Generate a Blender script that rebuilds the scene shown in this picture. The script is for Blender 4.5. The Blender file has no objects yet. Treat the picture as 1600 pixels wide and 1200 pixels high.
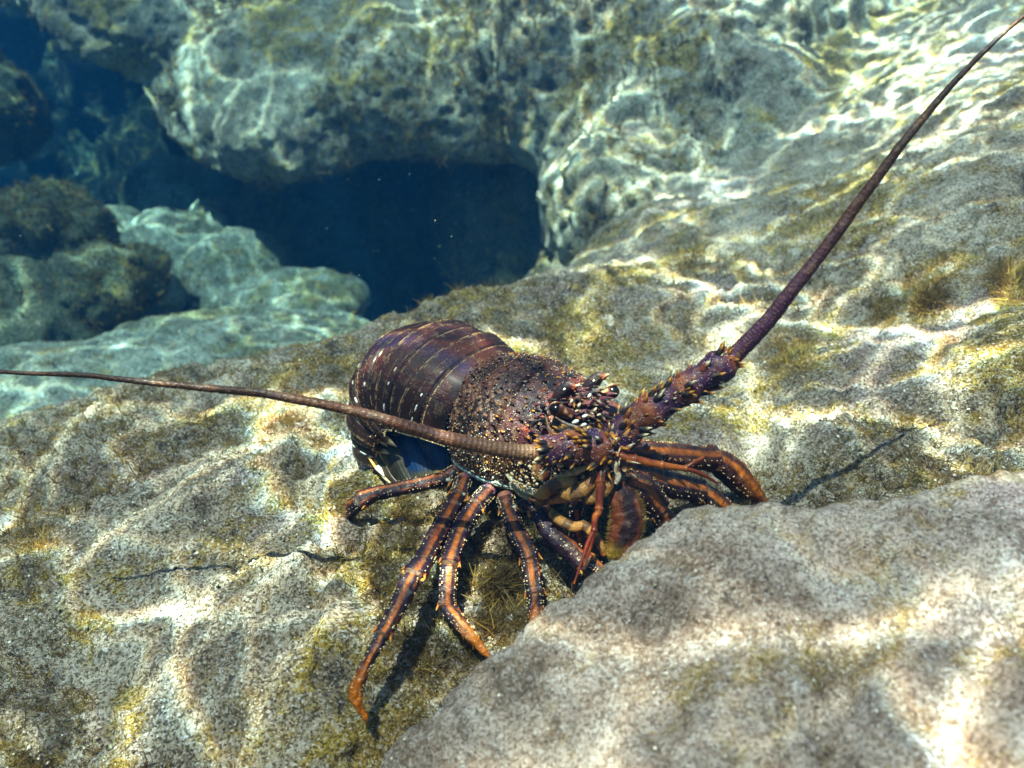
import bpy, math, random
import numpy as np
from mathutils import Vector
random.seed(7)
RNG = np.random.default_rng(11)
S = bpy.context.scene
COL = S.collection
# ------------------------------------------------------------------ camera
PITCH = math.radians(25.0)
FPX = 1256.0                       # focal length in pixels of the 1600 px wide photograph
CAM = np.array([0.0, 0.0, 0.45])
cd = bpy.data.cameras.new('camera')
cd.sensor_width = 36.0
cd.lens = FPX / 1600.0 * 36.0
cd.clip_start = 0.02
cd.clip_end = 400.0
cd.dof.use_dof = True
cd.dof.focus_distance = 0.585
cd.dof.aperture_fstop = 7.5
cam = bpy.data.objects.new('camera', cd)
cam.location = CAM
cam.rotation_euler = (math.radians(90) - PITCH, 0, 0)
COL.objects.link(cam)
S.camera = cam
# ------------------------------------------------------------------ sky, sun, exposure
SUN_EL, SUN_AZ = math.radians(72), math.radians(215)      # azimuth clockwise from +Y: a little behind the camera, to the left
W = bpy.data.worlds.new('World')
S.world = W
W.use_nodes = True
wn = W.node_tree
sky = wn.nodes.new('ShaderNodeTexSky')
sky.sky_type = 'NISHITA'
sky.sun_disc = False
sky.sun_elevation = SUN_EL
sky.sun_rotation = SUN_AZ
wn.nodes['Background'].inputs['Strength'].default_value = 0.075
wn.links.new(sky.outputs[0], wn.nodes['Background'].inputs['Color'])
sl = bpy.data.lights.new('sun', 'SUN')
sl.energy = 5.0
sl.angle = math.radians(0.5)
sl.color = (1.0, 0.87, 0.73)
sun = bpy.data.objects.new('sun', sl)
sd = Vector((math.sin(SUN_AZ) * math.cos(SUN_EL), math.cos(SUN_AZ) * math.cos(SUN_EL), math.sin(SUN_EL)))
sun.rotation_euler = sd.to_track_quat('Z', 'Y').to_euler()
sun.location = (0, 0, 6)
COL.objects.link(sun)
S.view_settings.view_transform = 'Standard'
S.view_settings.look = 'None'
S.view_settings.gamma = 1.0
S.view_settings.exposure = 1.10
S.cycles.use_denoising = True
S.cycles.max_bounces = 6
S.cycles.transparent_max_bounces = 8
S.cycles.volume_bounces = 0
S.cycles.caustics_reflective = False
S.cycles.caustics_refractive = False
S.cycles.sample_clamp_indirect = 6.0

# ------------------------------------------------------------------ helpers
SP, CP = math.sin(PITCH), math.cos(PITCH)
AX = np.array([1.0, 0, 0]); AU = np.array([0, SP, CP]); AV = np.array([0, CP, -SP])
def P(px, py, d):
    """point of the place seen at pixel px,py, d metres in front of the camera"""
    return CAM + d * (AV + AX * (px - 800) / FPX - AU * (py - 600) / FPX)
def G(px, py, z):
    """point at height z (relative to the camera) seen at the pixel"""
    k = AV - AU * (py - 600) / FPX
    return P(px, py, z / k[2])

def _hash(ix, iy, iz, s):
    n = (ix * 73856093) ^ (iy * 19349663) ^ (iz * 83492791) ^ (s * 2654435761 & 0x7fffffff)
    n = n & 0xffffffff
    n = ((n ^ (n >> 15)) * 0x2c1b3c6d) & 0xffffffff
    n = ((n ^ (n >> 12)) * 0x297a2d39) & 0xffffffff
    n = n ^ (n >> 15)
    return (n & 0xffffff) / float(0xffffff) * 2 - 1
def vnoise(p, s=0):
    f = np.floor(p); i = f.astype(np.int64); t = p - f
    t = t * t * t * (t * (t * 6 - 15) + 10)
    r = 0
    for dx in (0, 1):
        wx = t[:, 0] if dx else 1 - t[:, 0]
        for dy in (0, 1):
            wy = t[:, 1] if dy else 1 - t[:, 1]
            for dz in (0, 1):
                wz = t[:, 2] if dz else 1 - t[:, 2]
                r = r + wx * wy * wz * _hash(i[:, 0] + dx, i[:, 1] + dy, i[:, 2] + dz, s)
    return r
ROT = np.array([[.36, .48, -.8], [-.8, .6, 0], [.48, .64, .6]])
def fbm(p, scale, octs=4, s=0, gain=.5, ridge=False):
    q = p * scale; a = 1.0; r = 0; tot = 0
    for k in range(octs):
        n = vnoise(q, s + k)
        if ridge: n = 1 - 2 * np.abs(n)
        r = r + a * n; tot += a; a *= gain
        q = q @ ROT.T * 2.03 + 3.1
    return r / tot

def mesh_obj(name, verts, faces, mat=None, parent=None, smooth=True, cols=None, mats=None, fmat=None):
    me = bpy.data.meshes.new(name)
    verts = np.asarray(verts, dtype=np.float32)
    if isinstance(faces, np.ndarray):
        nf, k = faces.shape
        me.vertices.add(len(verts)); me.vertices.foreach_set('co', verts.ravel())
        me.loops.add(nf * k); me.loops.foreach_set('vertex_index', faces.astype(np.int32).ravel())
        me.polygons.add(nf); me.polygons.foreach_set('loop_start', np.arange(0, nf * k, k, dtype=np.int32))
        me.update(calc_edges=True)
    else:
        me.from_pydata([tuple(v) for v in verts], [], faces)
    if smooth:
        me.polygons.foreach_set('use_smooth', np.ones(len(me.polygons), dtype=bool))
    if cols is not None:
        at = me.color_attributes.new('pigment', 'FLOAT_COLOR', 'POINT')
        c = np.ones((len(verts), 4), dtype=np.float32); c[:, :cols.shape[1]] = cols
        at.data.foreach_set('color', c.ravel())
    for m in (mats or ([mat] if mat else [])): me.materials.append(m)
    if fmat is not None: me.polygons.foreach_set('material_index', np.asarray(fmat, dtype=np.int32))
    me.update()
    o = bpy.data.objects.new(name, me)
    COL.objects.link(o)
    if parent: o.parent = parent
    return o
def tag(o, label=None, cat=None, group=None, kind=None):
    if label: o['label'] = label
    if cat: o['category'] = cat
    if group: o['group'] = group
    if kind: o['kind'] = kind
    return o
def grid_faces(nu, nv, wrap=False):
    i, j = np.meshgrid(np.arange(nu - 1), np.arange(nv if wrap else nv - 1), indexing='ij')
    a = i * nv + j; b = i * nv + (j + 1) % nv
    return np.stack([a, b, b + nv, a + nv], -1).reshape(-1, 4)

# ------------------------------------------------------------------ materials
class NT:
    def __init__(s, name):
        s.m = bpy.data.materials.new(name); s.m.use_nodes = True
        s.t = s.m.node_tree; s.b = s.t.nodes.get('Principled BSDF'); s.out = s.t.nodes.get('Material Output')
    def n(s, typ, **kw):
        nd = s.t.nodes.new('ShaderNode' + typ)
        for k, v in kw.items():
            if k in nd.inputs: s.set(nd.inputs[k], v)
            else: setattr(nd, k, v)
        return nd
    def set(s, inp, v):
        if hasattr(v, 'is_linked') or hasattr(v, 'links'): s.t.links.new(v, inp)
        else: inp.default_value = v
    def math(s, op, a, b=0.0, c=0.0, clamp=False):
        nd = s.t.nodes.new('ShaderNodeMath'); nd.operation = op; nd.use_clamp = clamp
        for k, v in enumerate((a, b, c)): s.set(nd.inputs[k], v)
        return nd.outputs[0]
    def vmath(s, op, a, b=None, scale=None):
        nd = s.t.nodes.new('ShaderNodeVectorMath'); nd.operation = op
        s.set(nd.inputs[0], a)
        if b is not None: s.set(nd.inputs[1], b)
        if scale is not None: s.set(nd.inputs['Scale'], scale)
        return nd.outputs[0]
    def noise(s, vec, scale, detail=3, rough=.55, dist=0, col=False):
        nd = s.n('TexNoise', Vector=vec, Scale=scale, Detail=detail, Roughness=rough, Distortion=dist)
        return nd.outputs['Color' if col else 'Fac']
    def ramp(s, fac, stops, interp='LINEAR'):
        nd = s.t.nodes.new('ShaderNodeValToRGB'); s.set(nd.inputs[0], fac)
        r = nd.color_ramp; r.interpolation = interp
        while len(r.elements) < len(stops): r.elements.new(.5)
        for e, (p, c) in zip(r.elements, stops):
            e.position = p; e.color = (*c, 1) if len(c) == 3 else c
        return nd.outputs[0]
    def map(s, v, a, b, c=0., d=1.):
        nd = s.n('MapRange'); s.set(nd.inputs[0], v)
        for k, x in enumerate((a, b, c, d)): nd.inputs[k + 1].default_value = x
        nd.interpolation_type = 'SMOOTHSTEP'
        return nd.outputs[0]
    def mix(s, fac, a, b, mode='MIX'):
        nd = s.t.nodes.new('ShaderNodeMix'); nd.data_type = 'RGBA'; nd.blend_type = mode
        s.set(nd.inputs[0], fac)
        for k, v in ((6, a), (7, b)):
            if isinstance(v, tuple): v = (*v[:3], 1)
            s.set(nd.inputs[k], v)
        return nd.outputs[2]
    def bump(s, h, dist, strength=1.0, normal=None):
        nd = s.n('Bump', Height=h, Distance=dist, Strength=strength)
        if normal is not None: s.t.links.new(normal, nd.inputs['Normal'])
        return nd.outputs[0]

def rock_material(name, pale, mid, dark, olive, olive_amt=.5, pink=.15, grain=1.0, seed=0.0, grain_scale=1.0, blotch=.4):
    t = NT(name)
    geo = t.n('NewGeometry').outputs['Position']
    pos = t.vmath('ADD', geo, (seed, seed * .7, seed * 1.3))
    g = 1.0 / grain_scale
    big = t.noise(pos, 2.6, 3, .6, .4)
    med = t.noise(pos, 11, 4, .65, .3)
    sml = t.noise(pos, 48 * g, 4, .7)
    fin = t.noise(pos, 300 * g, 4, .8)
    vor = t.n('TexVoronoi', Vector=pos, Scale=620.0 * g).outputs['Color']
    sep = t.n('SeparateColor'); t.t.links.new(vor, sep.inputs[0])
    gr = sep.outputs[0]
    a = t.math('ADD', t.math('MULTIPLY', big, .30), t.math('ADD', t.math('MULTIPLY', med, .40), t.math('MULTIPLY', t.noise(t.vmath('ADD', pos, (2, 7, 1)), 34 * g, 4, .65, .4), .30)))
    base = t.ramp(a, [(.40, tuple(.85 * x for x in mid)), (.47, mid), (.52, tuple(.5 * (x + y) for x, y in zip(pale, mid))), (.59, pale)])
    base = t.mix(t.math('MULTIPLY', t.map(t.noise(t.vmath('ADD', pos, (9, 4, 2)), 5, 3, .6), .52, .68), pink), base, (.40, .26, .27))
    bl = t.map(t.math('ADD', t.noise(t.vmath('ADD', pos, (1, 6, 8)), 24 * g, 5, .72, .7), t.math('MULTIPLY', t.math('SUBTRACT', sml, .5), .25)), .50, .60)
    base = t.mix(t.math('MULTIPLY', bl, blotch), base, (.15, .10, .06))
    wh = t.map(t.noise(t.vmath('ADD', pos, (8, 1, 3)), 40 * g, 4, .7, .5), .60, .70)
    base = t.mix(t.math('MULTIPLY', wh, blotch * 1.2), base, (.74, .70, .64))
    # turf algae in patches with ragged edges
    om = t.noise(t.vmath('ADD', pos, (3, 8, 5)), 4.2, 5, .72, .5)
    om = t.math('ADD', om, t.math('MULTIPLY', t.math('SUBTRACT', sml, .5), .35))
    ol = t.math('MULTIPLY', t.map(om, .50, .60), olive_amt)
    base = t.mix(ol, base, t.mix(t.map(sml, .4, .62), olive, tuple(x * 1.9 for x in olive)))
    och = t.map(t.math('ADD', t.noise(t.vmath('ADD', pos, (5, 5, 9)), 13, 4, .7, .6), t.math('MULTIPLY', t.math('SUBTRACT', fin, .5), .3)), .555, .64)
    base = t.mix(t.math('MULTIPLY', och, .7 * olive_amt), base, (.38, .24, .055))
    # small pits and cracks mixed towards the dark colour
    pit = t.map(t.math('ADD', t.math('MULTIPLY', sml, .6), t.math('MULTIPLY', med, .4)), .44, .37)
    base = t.mix(t.math('MULTIPLY', pit, .75), base, dark)
    # grain: dark and white sand-sized specks
    sp1 = t.map(t.math('ADD', t.math('MULTIPLY', fin, .7), t.math('MULTIPLY', gr, .3)), .52, .36)
    base = t.mix(t.math('MULTIPLY', sp1, .8 * grain), base, dark)
    sp2 = t.map(t.math('ADD', t.math('MULTIPLY', fin, .7), t.math('MULTIPLY', gr, .3)), .54, .72)
    base = t.mix(t.math('MULTIPLY', sp2, .6 * grain), base, tuple(min(.8, x * 1.7 + .06) for x in pale))
    t.set(t.b.inputs['Base Color'], base)
    t.b.inputs['Roughness'].default_value = .85
    t.b.inputs['Specular IOR Level'].default_value = .15
    n1 = t.bump(t.math('ADD', sml, t.math('MULTIPLY', med, .6)), .021 * grain_scale)
    h2 = t.math('ADD', fin, t.math('MULTIPLY', gr, .35))
    n2 = t.bump(h2, .0048 * grain_scale, 1.0, n1)
    t.set(t.b.inputs['Normal'], n2)
    return t.m

# ------------------------------------------------------------------ unseen water sheet: a net of caustic light painted into its transparency
def caustic_sheet():
    t = NT('painted_caustics')
    t.t.nodes.remove(t.b)
    geo = t.n('NewGeometry').outputs['Position']
    p2 = t.vmath('MULTIPLY', geo, (1, 1, 0))
    wob = t.vmath('SUBTRACT', t.noise(p2, 3.1, 2, .5, 0, True), (.5, .5, .5))
    base = t.vmath('ADD', p2, t.vmath('SCALE', wob, scale=.42))
    wob2 = t.vmath('SUBTRACT', t.noise(t.vmath('ADD', p2, (7, 3, 0)), 11, 2, .5, 0, True), (.5, .5, .5))
    base = t.vmath('ADD', base, t.vmath('SCALE', wob2, scale=.085))
    gain = t.map(t.noise(p2, 2.3, 2, .5), .36, .64, .12, 1.7)
    sx = t.n('SeparateXYZ'); t.t.links.new(p2, sx.inputs[0])
    gain = t.math('MULTIPLY', gain, t.math('MULTIPLY', t.map(sx.outputs[0], -.9, .9, .6, 1.05), t.map(sx.outputs[1], -.1, .55, .6, 1.0)))   # painted light lines strengthened towards the right and the far side
    soft = t.map(t.noise(t.vmath('ADD', p2, (1, 9, 0)), 1.7, 1, .5), .36, .62, 8.0, 26.0)
    rgb = []
    for k in (-1, 0, 1):
        q = t.vmath('ADD', base, (.0012 * k, .0010 * k, 0))
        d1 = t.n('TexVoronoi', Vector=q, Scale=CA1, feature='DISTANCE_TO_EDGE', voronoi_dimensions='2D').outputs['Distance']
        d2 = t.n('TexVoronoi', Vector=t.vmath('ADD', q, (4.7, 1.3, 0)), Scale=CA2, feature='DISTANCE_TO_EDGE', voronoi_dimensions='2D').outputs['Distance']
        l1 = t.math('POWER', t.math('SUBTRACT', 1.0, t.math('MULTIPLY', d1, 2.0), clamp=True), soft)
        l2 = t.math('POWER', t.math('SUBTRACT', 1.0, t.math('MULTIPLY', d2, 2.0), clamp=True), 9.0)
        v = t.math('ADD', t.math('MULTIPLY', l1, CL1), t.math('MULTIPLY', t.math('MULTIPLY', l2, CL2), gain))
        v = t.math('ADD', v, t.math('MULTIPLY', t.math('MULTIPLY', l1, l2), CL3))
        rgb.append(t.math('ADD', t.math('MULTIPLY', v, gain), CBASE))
    cc = t.n('CombineColor')
    for k in range(3): t.t.links.new(rgb[k], cc.inputs[k])
    tint = cc.outputs[0]
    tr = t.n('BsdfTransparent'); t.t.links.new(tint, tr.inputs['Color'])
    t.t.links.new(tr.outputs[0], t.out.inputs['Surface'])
    n = 60
    xs = np.linspace(-20, 20, n); X, Y = np.meshgrid(xs, xs + 4, indexing='ij')
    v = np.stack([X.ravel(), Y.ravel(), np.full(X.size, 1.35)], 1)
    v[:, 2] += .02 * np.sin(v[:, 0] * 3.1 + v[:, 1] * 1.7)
    o = mesh_obj('water', v, grid_faces(n, n), t.m)  # added above the view to pattern the sunlight falling below
    tag(o, kind='structure')
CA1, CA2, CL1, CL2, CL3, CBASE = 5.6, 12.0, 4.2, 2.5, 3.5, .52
caustic_sheet()

# ------------------------------------------------------------------ rocks
ROCK = rock_material('slab_limestone', (.72, .63, .50), (.37, .29, .20), (.045, .034, .022), (.23, .155, .025), .95, .45, 1.0, blotch=.22)
ROCK_NEAR = rock_material('near_limestone', (.74, .63, .54), (.42, .32, .25), (.09, .06, .042), (.20, .14, .035), .8, .6, .8, 5.0, .8, .6)
ROCK_BLD = rock_material('boulder_limestone', (.60, .56, .44), (.24, .21, .14), (.03, .028, .018), (.22, .155, .02), .95, .2, .95, 2.0, 1.2)
ROCK_DEEP = rock_material('weedy_seabed', (.022, .026, .018), (.015, .018, .012), (.008, .01, .006), (.02, .02, .01), .8, .0, .6, 8.0, 4.0)  # gloom of deep water put into the colour: near black
ROCK_DARK = rock_material('weedy_limestone', (.20, .21, .14), (.09, .10, .07), (.02, .025, .015), (.12, .10, .03), .9, .0, .8, 8.0, 2.0)  # darker overall than the other limestones
ROCK_FAR = rock_material('deep_limestone', (.56, .58, .50), (.28, .30, .24), (.05, .06, .05), (.16, .14, .05), .8, .0, .8, 8.0, 2.2)

def tps(ctrl):
    """smooth height function through control points"""
    c = np.array(ctrl); xy = c[:, :2]; n = len(c)
    d = np.linalg.norm(xy[:, None] - xy[None], axis=2)
    def U(r): return np.where(r > 0, r * r * np.log(np.maximum(r, 1e-9)), 0)
    K = U(d) + np.eye(n) * 2e-4
    Pm = np.hstack([np.ones((n, 1)), xy])
    A = np.block([[K, Pm], [Pm.T, np.zeros((3, 3))]])
    w = np.linalg.solve(A, np.concatenate([c[:, 2], np.zeros(3)]))
    def f(q):
        out = np.empty(len(q))
        for s in range(0, len(q), 40000):
            qq = q[s:s + 40000]
            r = np.linalg.norm(qq[:, None] - xy[None], axis=2)
            out[s:s + 40000] = U(r) @ w[:n] + w[n] + qq @ w[n + 1:]
        return out
    return f

def normals_grid(v, nu, nv):
    g = v.reshape(nu, nv, 3)
    du = np.gradient(g, axis=0); dv = np.gradient(g, axis=1)
    n = np.cross(dv, du); n /= np.linalg.norm(n, axis=2, keepdims=True) + 1e-12
    n = n.reshape(-1, 3)
    if n[:, 2].mean() < 0: n = -n
    return n

def rock_relief(v, nrm, amp=1.0, s=0):
    """folds, lumps and pits of weathered rock, along the surface normal"""
    h = .012 * fbm(v, 3.5, 3, s) + .005 * fbm(v * np.array([1, 1, 1.4]), 9, 4, s + 5, .55, True)
    h += .0085 * fbm(v, 42, 3, s + 9) 
    h += -.011 * np.clip(fbm(v, 22, 3, s + 17) - .14, 0, 1) * 4 + .004 * fbm(v, 20, 4, s + 27, .6)
    h += .0026 * fbm(v, 150, 2, s + 23)
    return v + nrm * (h * amp)[:, None]

# --- the slab the lobster stands on
z = lambda px, py, h: list(G(px, py, h))
d = lambda px, py, dd: list(P(px, py, dd))
SLAB = [z(0,1190,-.41), z(300,1190,-.42), z(600,1190,-.41), z(0,950,-.405), z(150,1060,-.43), z(300,950,-.385), z(573,1128,-.392), z(768,1030,-.374),
        z(835,985,-.372), z(450,820,-.372), z(600,775,-.372), z(200,780,-.39), z(0,800,-.44), z(100,700,-.41), z(250,600,-.385), z(400,600,-.375),
        z(560,540,-.362), z(700,480,-.352), z(900,560,-.362), z(1000,480,-.34), z(1195,790,-.375), z(950,880,-.372), z(1300,650,-.345), z(1500,650,-.32),
        z(1590,560,-.275), z(1590,800,-.33), z(1200,400,-.315), z(1400,400,-.265), z(1590,300,-.19), z(880,425,-.35), z(1000,400,-.35), d(1100,310,1.6), d(1200,260,1.62), d(1300,250,1.5), d(1590,150,1.2),
        d(1000,320,1.66), d(1060,230,1.80), d(950,350,1.6), d(960,250,1.80), d(1000,140,1.92), d(1320,130,1.78), d(1470,110,1.55), z(1450,520,-.30),
        d(1590,20,1.65), d(1400,20,1.95), d(1250,40,2.0), d(1150,130,1.92), d(1050,10,2.05), d(1200,-60,2.2), [0.0,1.75,-.2],[-.05,2.1,-.4],
        # beyond the crest on the left the rock drops away
        [-.95,1.25,-.25], [-.95,.9,-.12], [-.6,1.35,-.3], [-.35,1.40,-.3], [-.1,1.55,-.3], [.15,1.8,-.1], [-1.3,1.6,-.6], [-.5,1.9,-.65], [0,2.3,-.6], [-1.6,1.0,-.5],
        [-1.0,.5,.0],[-.5,.15,.02],[0,.1,.02],[.5,.15,.03],[1.0,.6,.16],[1.6,1.0,.26],[2.2,1.8,.55],[2.6,1.2,.5],[3.4,.7,.6],[3.0,1.9,.8],[2.0,.3,.35],[1.9,2.8,.8],[1.2,2.8,.75],[.6,2.6,.7],[.5,.5,.06]]
f_slab = tps(SLAB)
def build_slab():
    nu, nv = 620, 1000
    r = .16 * (3.6 / .16) ** (np.linspace(0, 1, nu)); a = np.radians(np.linspace(-60, 78, nv))
    R, A = np.meshgrid(r, a, indexing='ij')
    xy = np.stack([(R * np.sin(A)).ravel(), (R * np.cos(A)).ravel()], 1)
    zz = np.maximum(f_slab(xy), -.9)
    v = np.column_stack([xy, zz])
    v = rock_relief(v, normals_grid(v, nu, nv), 1.0, 0)
    o = mesh_obj('seabed_slab', v, grid_faces(nu, nv), ROCK)
    tag(o, kind='structure')
    return v
VSLAB = build_slab()

def blob_rock(name, ells, mat, vox=.02, amp=1.0, s=0, lump=.05, smooth=4, sub=0, label='', cat='rock', group=None, shape=None):
    vs, fs, k = [], [], 0
    import bmesh
    for (c, rad, rot) in ells:
        bm = bmesh.new(); bmesh.ops.create_icosphere(bm, subdivisions=4, radius=1)
        v = np.array([x.co[:] for x in bm.verts]); f = [[q.index + k for q in x.verts] for x in bm.faces]; bm.free()
        v = v * (1 + .10 * fbm(v + s + k * .01, 1.3, 2, s))[:, None]
        ca, sa = math.cos(rot), math.sin(rot)
        v = v * np.array(rad); v = v @ np.array([[ca, sa, 0], [-sa, ca, 0], [0, 0, 1]])
        vs.append(v + np.array(c)); fs += f; k += len(v)
    o = mesh_obj(name, np.vstack(vs), fs, mat)
    m = o.modifiers.new('m', 'REMESH'); m.mode = 'VOXEL'; m.voxel_size = vox
    m = o.modifiers.new('s', 'SMOOTH'); m.iterations = smooth; m.factor = .5
    if sub:
        m = o.modifiers.new('u', 'SUBSURF'); m.levels = sub; m.render_levels = sub
    me = bpy.data.meshes.new_from_object(o.evaluated_get(bpy.context.evaluated_depsgraph_get()))
    old = o.data; o.modifiers.clear(); o.data = me; bpy.data.meshes.remove(old); me.name = name
    n = len(me.vertices)
    v = np.empty(n * 3); me.vertices.foreach_get('co', v); v = v.reshape(-1, 3)
    nr = np.empty(n * 3); me.vertices.foreach_get('normal', nr); nr = nr.reshape(-1, 3)
    if shape: v = shape(v)
    v = v + nr * (lump * fbm(v, 2.2, 4, s + 31) + lump * .55 * fbm(v, 6.5, 3, s + 37, .5, True))[:, None]
    v = rock_relief(v, nr, amp, s + 3)
    me.vertices.foreach_set('co', v.astype(np.float32).ravel())
    me.polygons.foreach_set('use_smooth', np.ones(len(me.polygons), dtype=bool))
    me.update()
    if not me.materials: me.materials.append(mat)
    tag(o, label, cat, group)
    return o

def E(px, py, dd, rx, ry, rz, rot=0): return (P(px, py, dd), (rx, ry, rz), rot)
def undercut(v):
    """the boulder is hollowed out below its lip: its roof over the cave is nearly flat"""
    dl = 2.40
    px = np.array([-200, 60, 170, 220, 290, 400, 470, 560, 700, 800, 845, 870]); py = np.array([-60, 60, 140, 215, 262, 305, 275, 240, 247, 238, 262, 900])
    xs = (px - 800) / FPX * dl; zs = CAM[2] - dl * (SP + CP * (py - 600) / FPX)
    zl = np.interp(v[:, 0], xs, zs) + .055 * fbm(v * np.array([1, .2, .2]), 4, 4, 77)
    under = np.clip(zl - v[:, 2], 0, None)
    v = v.copy()
    v[:, 2] = np.where(under > 0, zl - under * .10 + np.clip(v[:, 1] - 2.5, 0, 2) * .12 * (under > 0), v[:, 2])
    return v
def build_rocks():
    blob_rock('boulder', [E(600,190,2.85,.78,.55,.50,.05), E(330,70,2.95,.42,.45,.42,.1), E(165,-80,3.05,.36,.50,.38,.1), E(225,0,3.0,.34,.45,.38,.1), E(265,25,2.85,.45,.32,.34), E(205,50,2.85,.30,.40,.30,.1), E(110,-20,2.95,.22,.40,.26,.1), E(440,215,2.5,.20,.24,.15), E(700,150,2.6,.45,.40,.30),
                          E(930,110,2.38,.38,.42,.42), E(1045,215,2.15,.34,.30,.33), E(1160,235,2.05,.26,.28,.28), E(1270,60,2.3,.40,.35,.36), E(980,330,1.98,.22,.28,.20), E(1110,285,2.0,.28,.3,.18), E(1240,190,2.15,.28,.3,.18), E(1370,90,2.3,.3,.3,.2), E(500,-250,3.4,1.2,.7,.6), E(1120,130,2.2,.3,.3,.4)],
              ROCK_BLD, .022, 1.0, 3, .034, 24, 1,
              'huge grey green boulder overhanging the dark blue cave, streaked with rippling light', 'boulder', shape=undercut)
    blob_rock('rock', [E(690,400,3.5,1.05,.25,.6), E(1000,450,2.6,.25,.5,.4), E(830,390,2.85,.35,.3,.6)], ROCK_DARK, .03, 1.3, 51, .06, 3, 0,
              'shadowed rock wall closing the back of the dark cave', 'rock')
    blob_rock('rock', [E(0,120,4.7,1.3,.5,1.1), E(300,330,4.6,.7,.4,.5)], ROCK_DEEP, .05, 1.3, 57, .15, 3, 0,  # added near-black wall, blocks the sunlit seabed from view
              'dark cliff added to hide the sunlit seabed behind it, upper left', 'cliff')
    blob_rock('rock', [E(330,640,1.95,.46,.36,.20,.2), E(90,690,1.80,.35,.30,.20), E(520,660,1.95,.30,.28,.18), E(440,560,2.2,.34,.25,.12)], ROCK_FAR, .018, 1.0, 9, .03, 3, 0,
              'low rounded pale teal rock just beyond the crest of the lobster slab', 'rock')
    blob_rock('rock', [E(270,430,2.7,.22,.25,.20), E(180,400,2.75,.12,.2,.16), E(420,520,2.6,.35,.2,.12), E(330,350,2.8,.05,.16,.06,.5), E(375,430,2.6,.16,.2,.12), E(450,475,2.45,.24,.2,.10), E(150,470,2.4,.25,.2,.14)], ROCK_FAR, .018, 1.0, 14, .04, 3, 0,
              'blue green ridge rock with a pale pointed fin below the overhang', 'rock')
    blob_rock('rock', [E(270,300,3.7,.24,.2,.14), E(330,290,3.8,.15,.2,.12)], ROCK_FAR, .025, 1.0, 17, .05, 3, 0,
              'small faint turquoise block farthest off in the blue gap', 'rock')
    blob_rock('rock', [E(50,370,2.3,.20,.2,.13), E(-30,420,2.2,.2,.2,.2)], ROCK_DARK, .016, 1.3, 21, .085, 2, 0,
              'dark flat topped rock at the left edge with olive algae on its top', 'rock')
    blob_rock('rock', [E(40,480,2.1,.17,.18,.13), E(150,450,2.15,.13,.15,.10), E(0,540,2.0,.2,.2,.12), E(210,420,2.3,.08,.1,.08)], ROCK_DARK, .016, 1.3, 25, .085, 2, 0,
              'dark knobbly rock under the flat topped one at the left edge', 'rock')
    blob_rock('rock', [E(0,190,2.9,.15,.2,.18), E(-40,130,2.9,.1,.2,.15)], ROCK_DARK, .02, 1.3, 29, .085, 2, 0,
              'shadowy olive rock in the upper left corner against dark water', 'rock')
build_rocks()

# --- the boulder close to the lens
NEAR = [d(600,1200,.44), d(700,1110,.445), d(780,1035,.45), d(870,955,.45), d(940,905,.45), d(1010,860,.45), d(1070,820,.45), d(1140,800,.45), d(1250,797,.45), d(1400,785,.455), d(1500,758,.46), d(1600,722,.47),
        d(800,1200,.38), d(1000,1000,.40), d(1200,900,.40), d(1400,900,.395), d(1600,900,.38), d(1100,1150,.345), d(1350,1080,.345), d(1600,1150,.31), d(1290,1190,.32),
        d(1750,690,.50), d(1850,1000,.40)]
NEAR += [d(x, y + 45, dd + .05) for x, y, dd in ((640,1150,.44),(780,1035,.45),(870,955,.45),(940,905,.45),(1010,860,.45),(1070,820,.45),(1140,800,.45),(1250,797,.45),(1400,785,.455),(1500,758,.46),(1600,722,.47))]
near_f = tps(NEAR + [[.0,.60,-.0],[.1,.62,-.02],[.2,.62,.0],[.35,.66,.02],[-.12,.45,-.02],[-.1,.3,-.02],[.6,.6,.1],[.1,.12,.12],[.35,.12,.2],[.6,.3,.25]])
def build_near():
    nu, nv = 460, 560
    Y, X = np.meshgrid(np.linspace(.08, .74, nu), np.linspace(-.25, .75, nv), indexing='ij')
    xy = np.stack([X.ravel(), Y.ravel()], 1)
    zz = np.clip(near_f(xy), -.12, .34)
    v = np.column_stack([xy, zz])
    v = rock_relief(v, normals_grid(v, nu, nv), .8, 40)
    # close it underneath
    g = v.reshape(nu, nv, 3)
    e = ((Y - .08) / .66 * (1 - (Y - .08) / .66) * (X + .25) * (.75 - X)).ravel()
    v[:, 2] = np.where(e < 1e-3, -.14, v[:, 2])
    bot = v.copy(); bot[:, 2] = -.16
    f = grid_faces(nu, nv)
    keep = np.concatenate([f, f[:, ::-1] + len(v)])
    o = mesh_obj('boulder', np.vstack([v, bot]), keep, ROCK_NEAR)
    tag(o, 'mottled tan and pink boulder in front of the lobster, close up and hiding leg tips', 'boulder')
build_near()

# --- deep seabed, its rim raised all round to block the bright horizon sky
def build_seabed():
    nu, nv = 260, 300
    r = .6 * (120 / .6) ** np.linspace(0, 1, nu); a = np.linspace(0, 2 * math.pi, nv, endpoint=False)
    R, A = np.meshgrid(r, a, indexing='ij')
    X, Y = R * np.sin(A), R * np.cos(A) + 1.0
    base = np.column_stack([X.ravel(), Y.ravel(), np.zeros(X.size)])
    rr = np.hypot(X, Y - 1).ravel()
    h = -1.3 + .12 * fbm(base, 1.1, 4, 60) + 4.2 * np.clip((rr - 5.5) / 4.5, 0, 1) ** 1.2 + .5 * fbm(base, .7, 5, 66) * np.clip((rr - 4) / 2, 0, 1)
    base[:, 2] = h
    f = grid_faces(nu, nv, True)
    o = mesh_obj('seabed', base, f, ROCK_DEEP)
    tag(o, kind='structure')
build_seabed()

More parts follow.
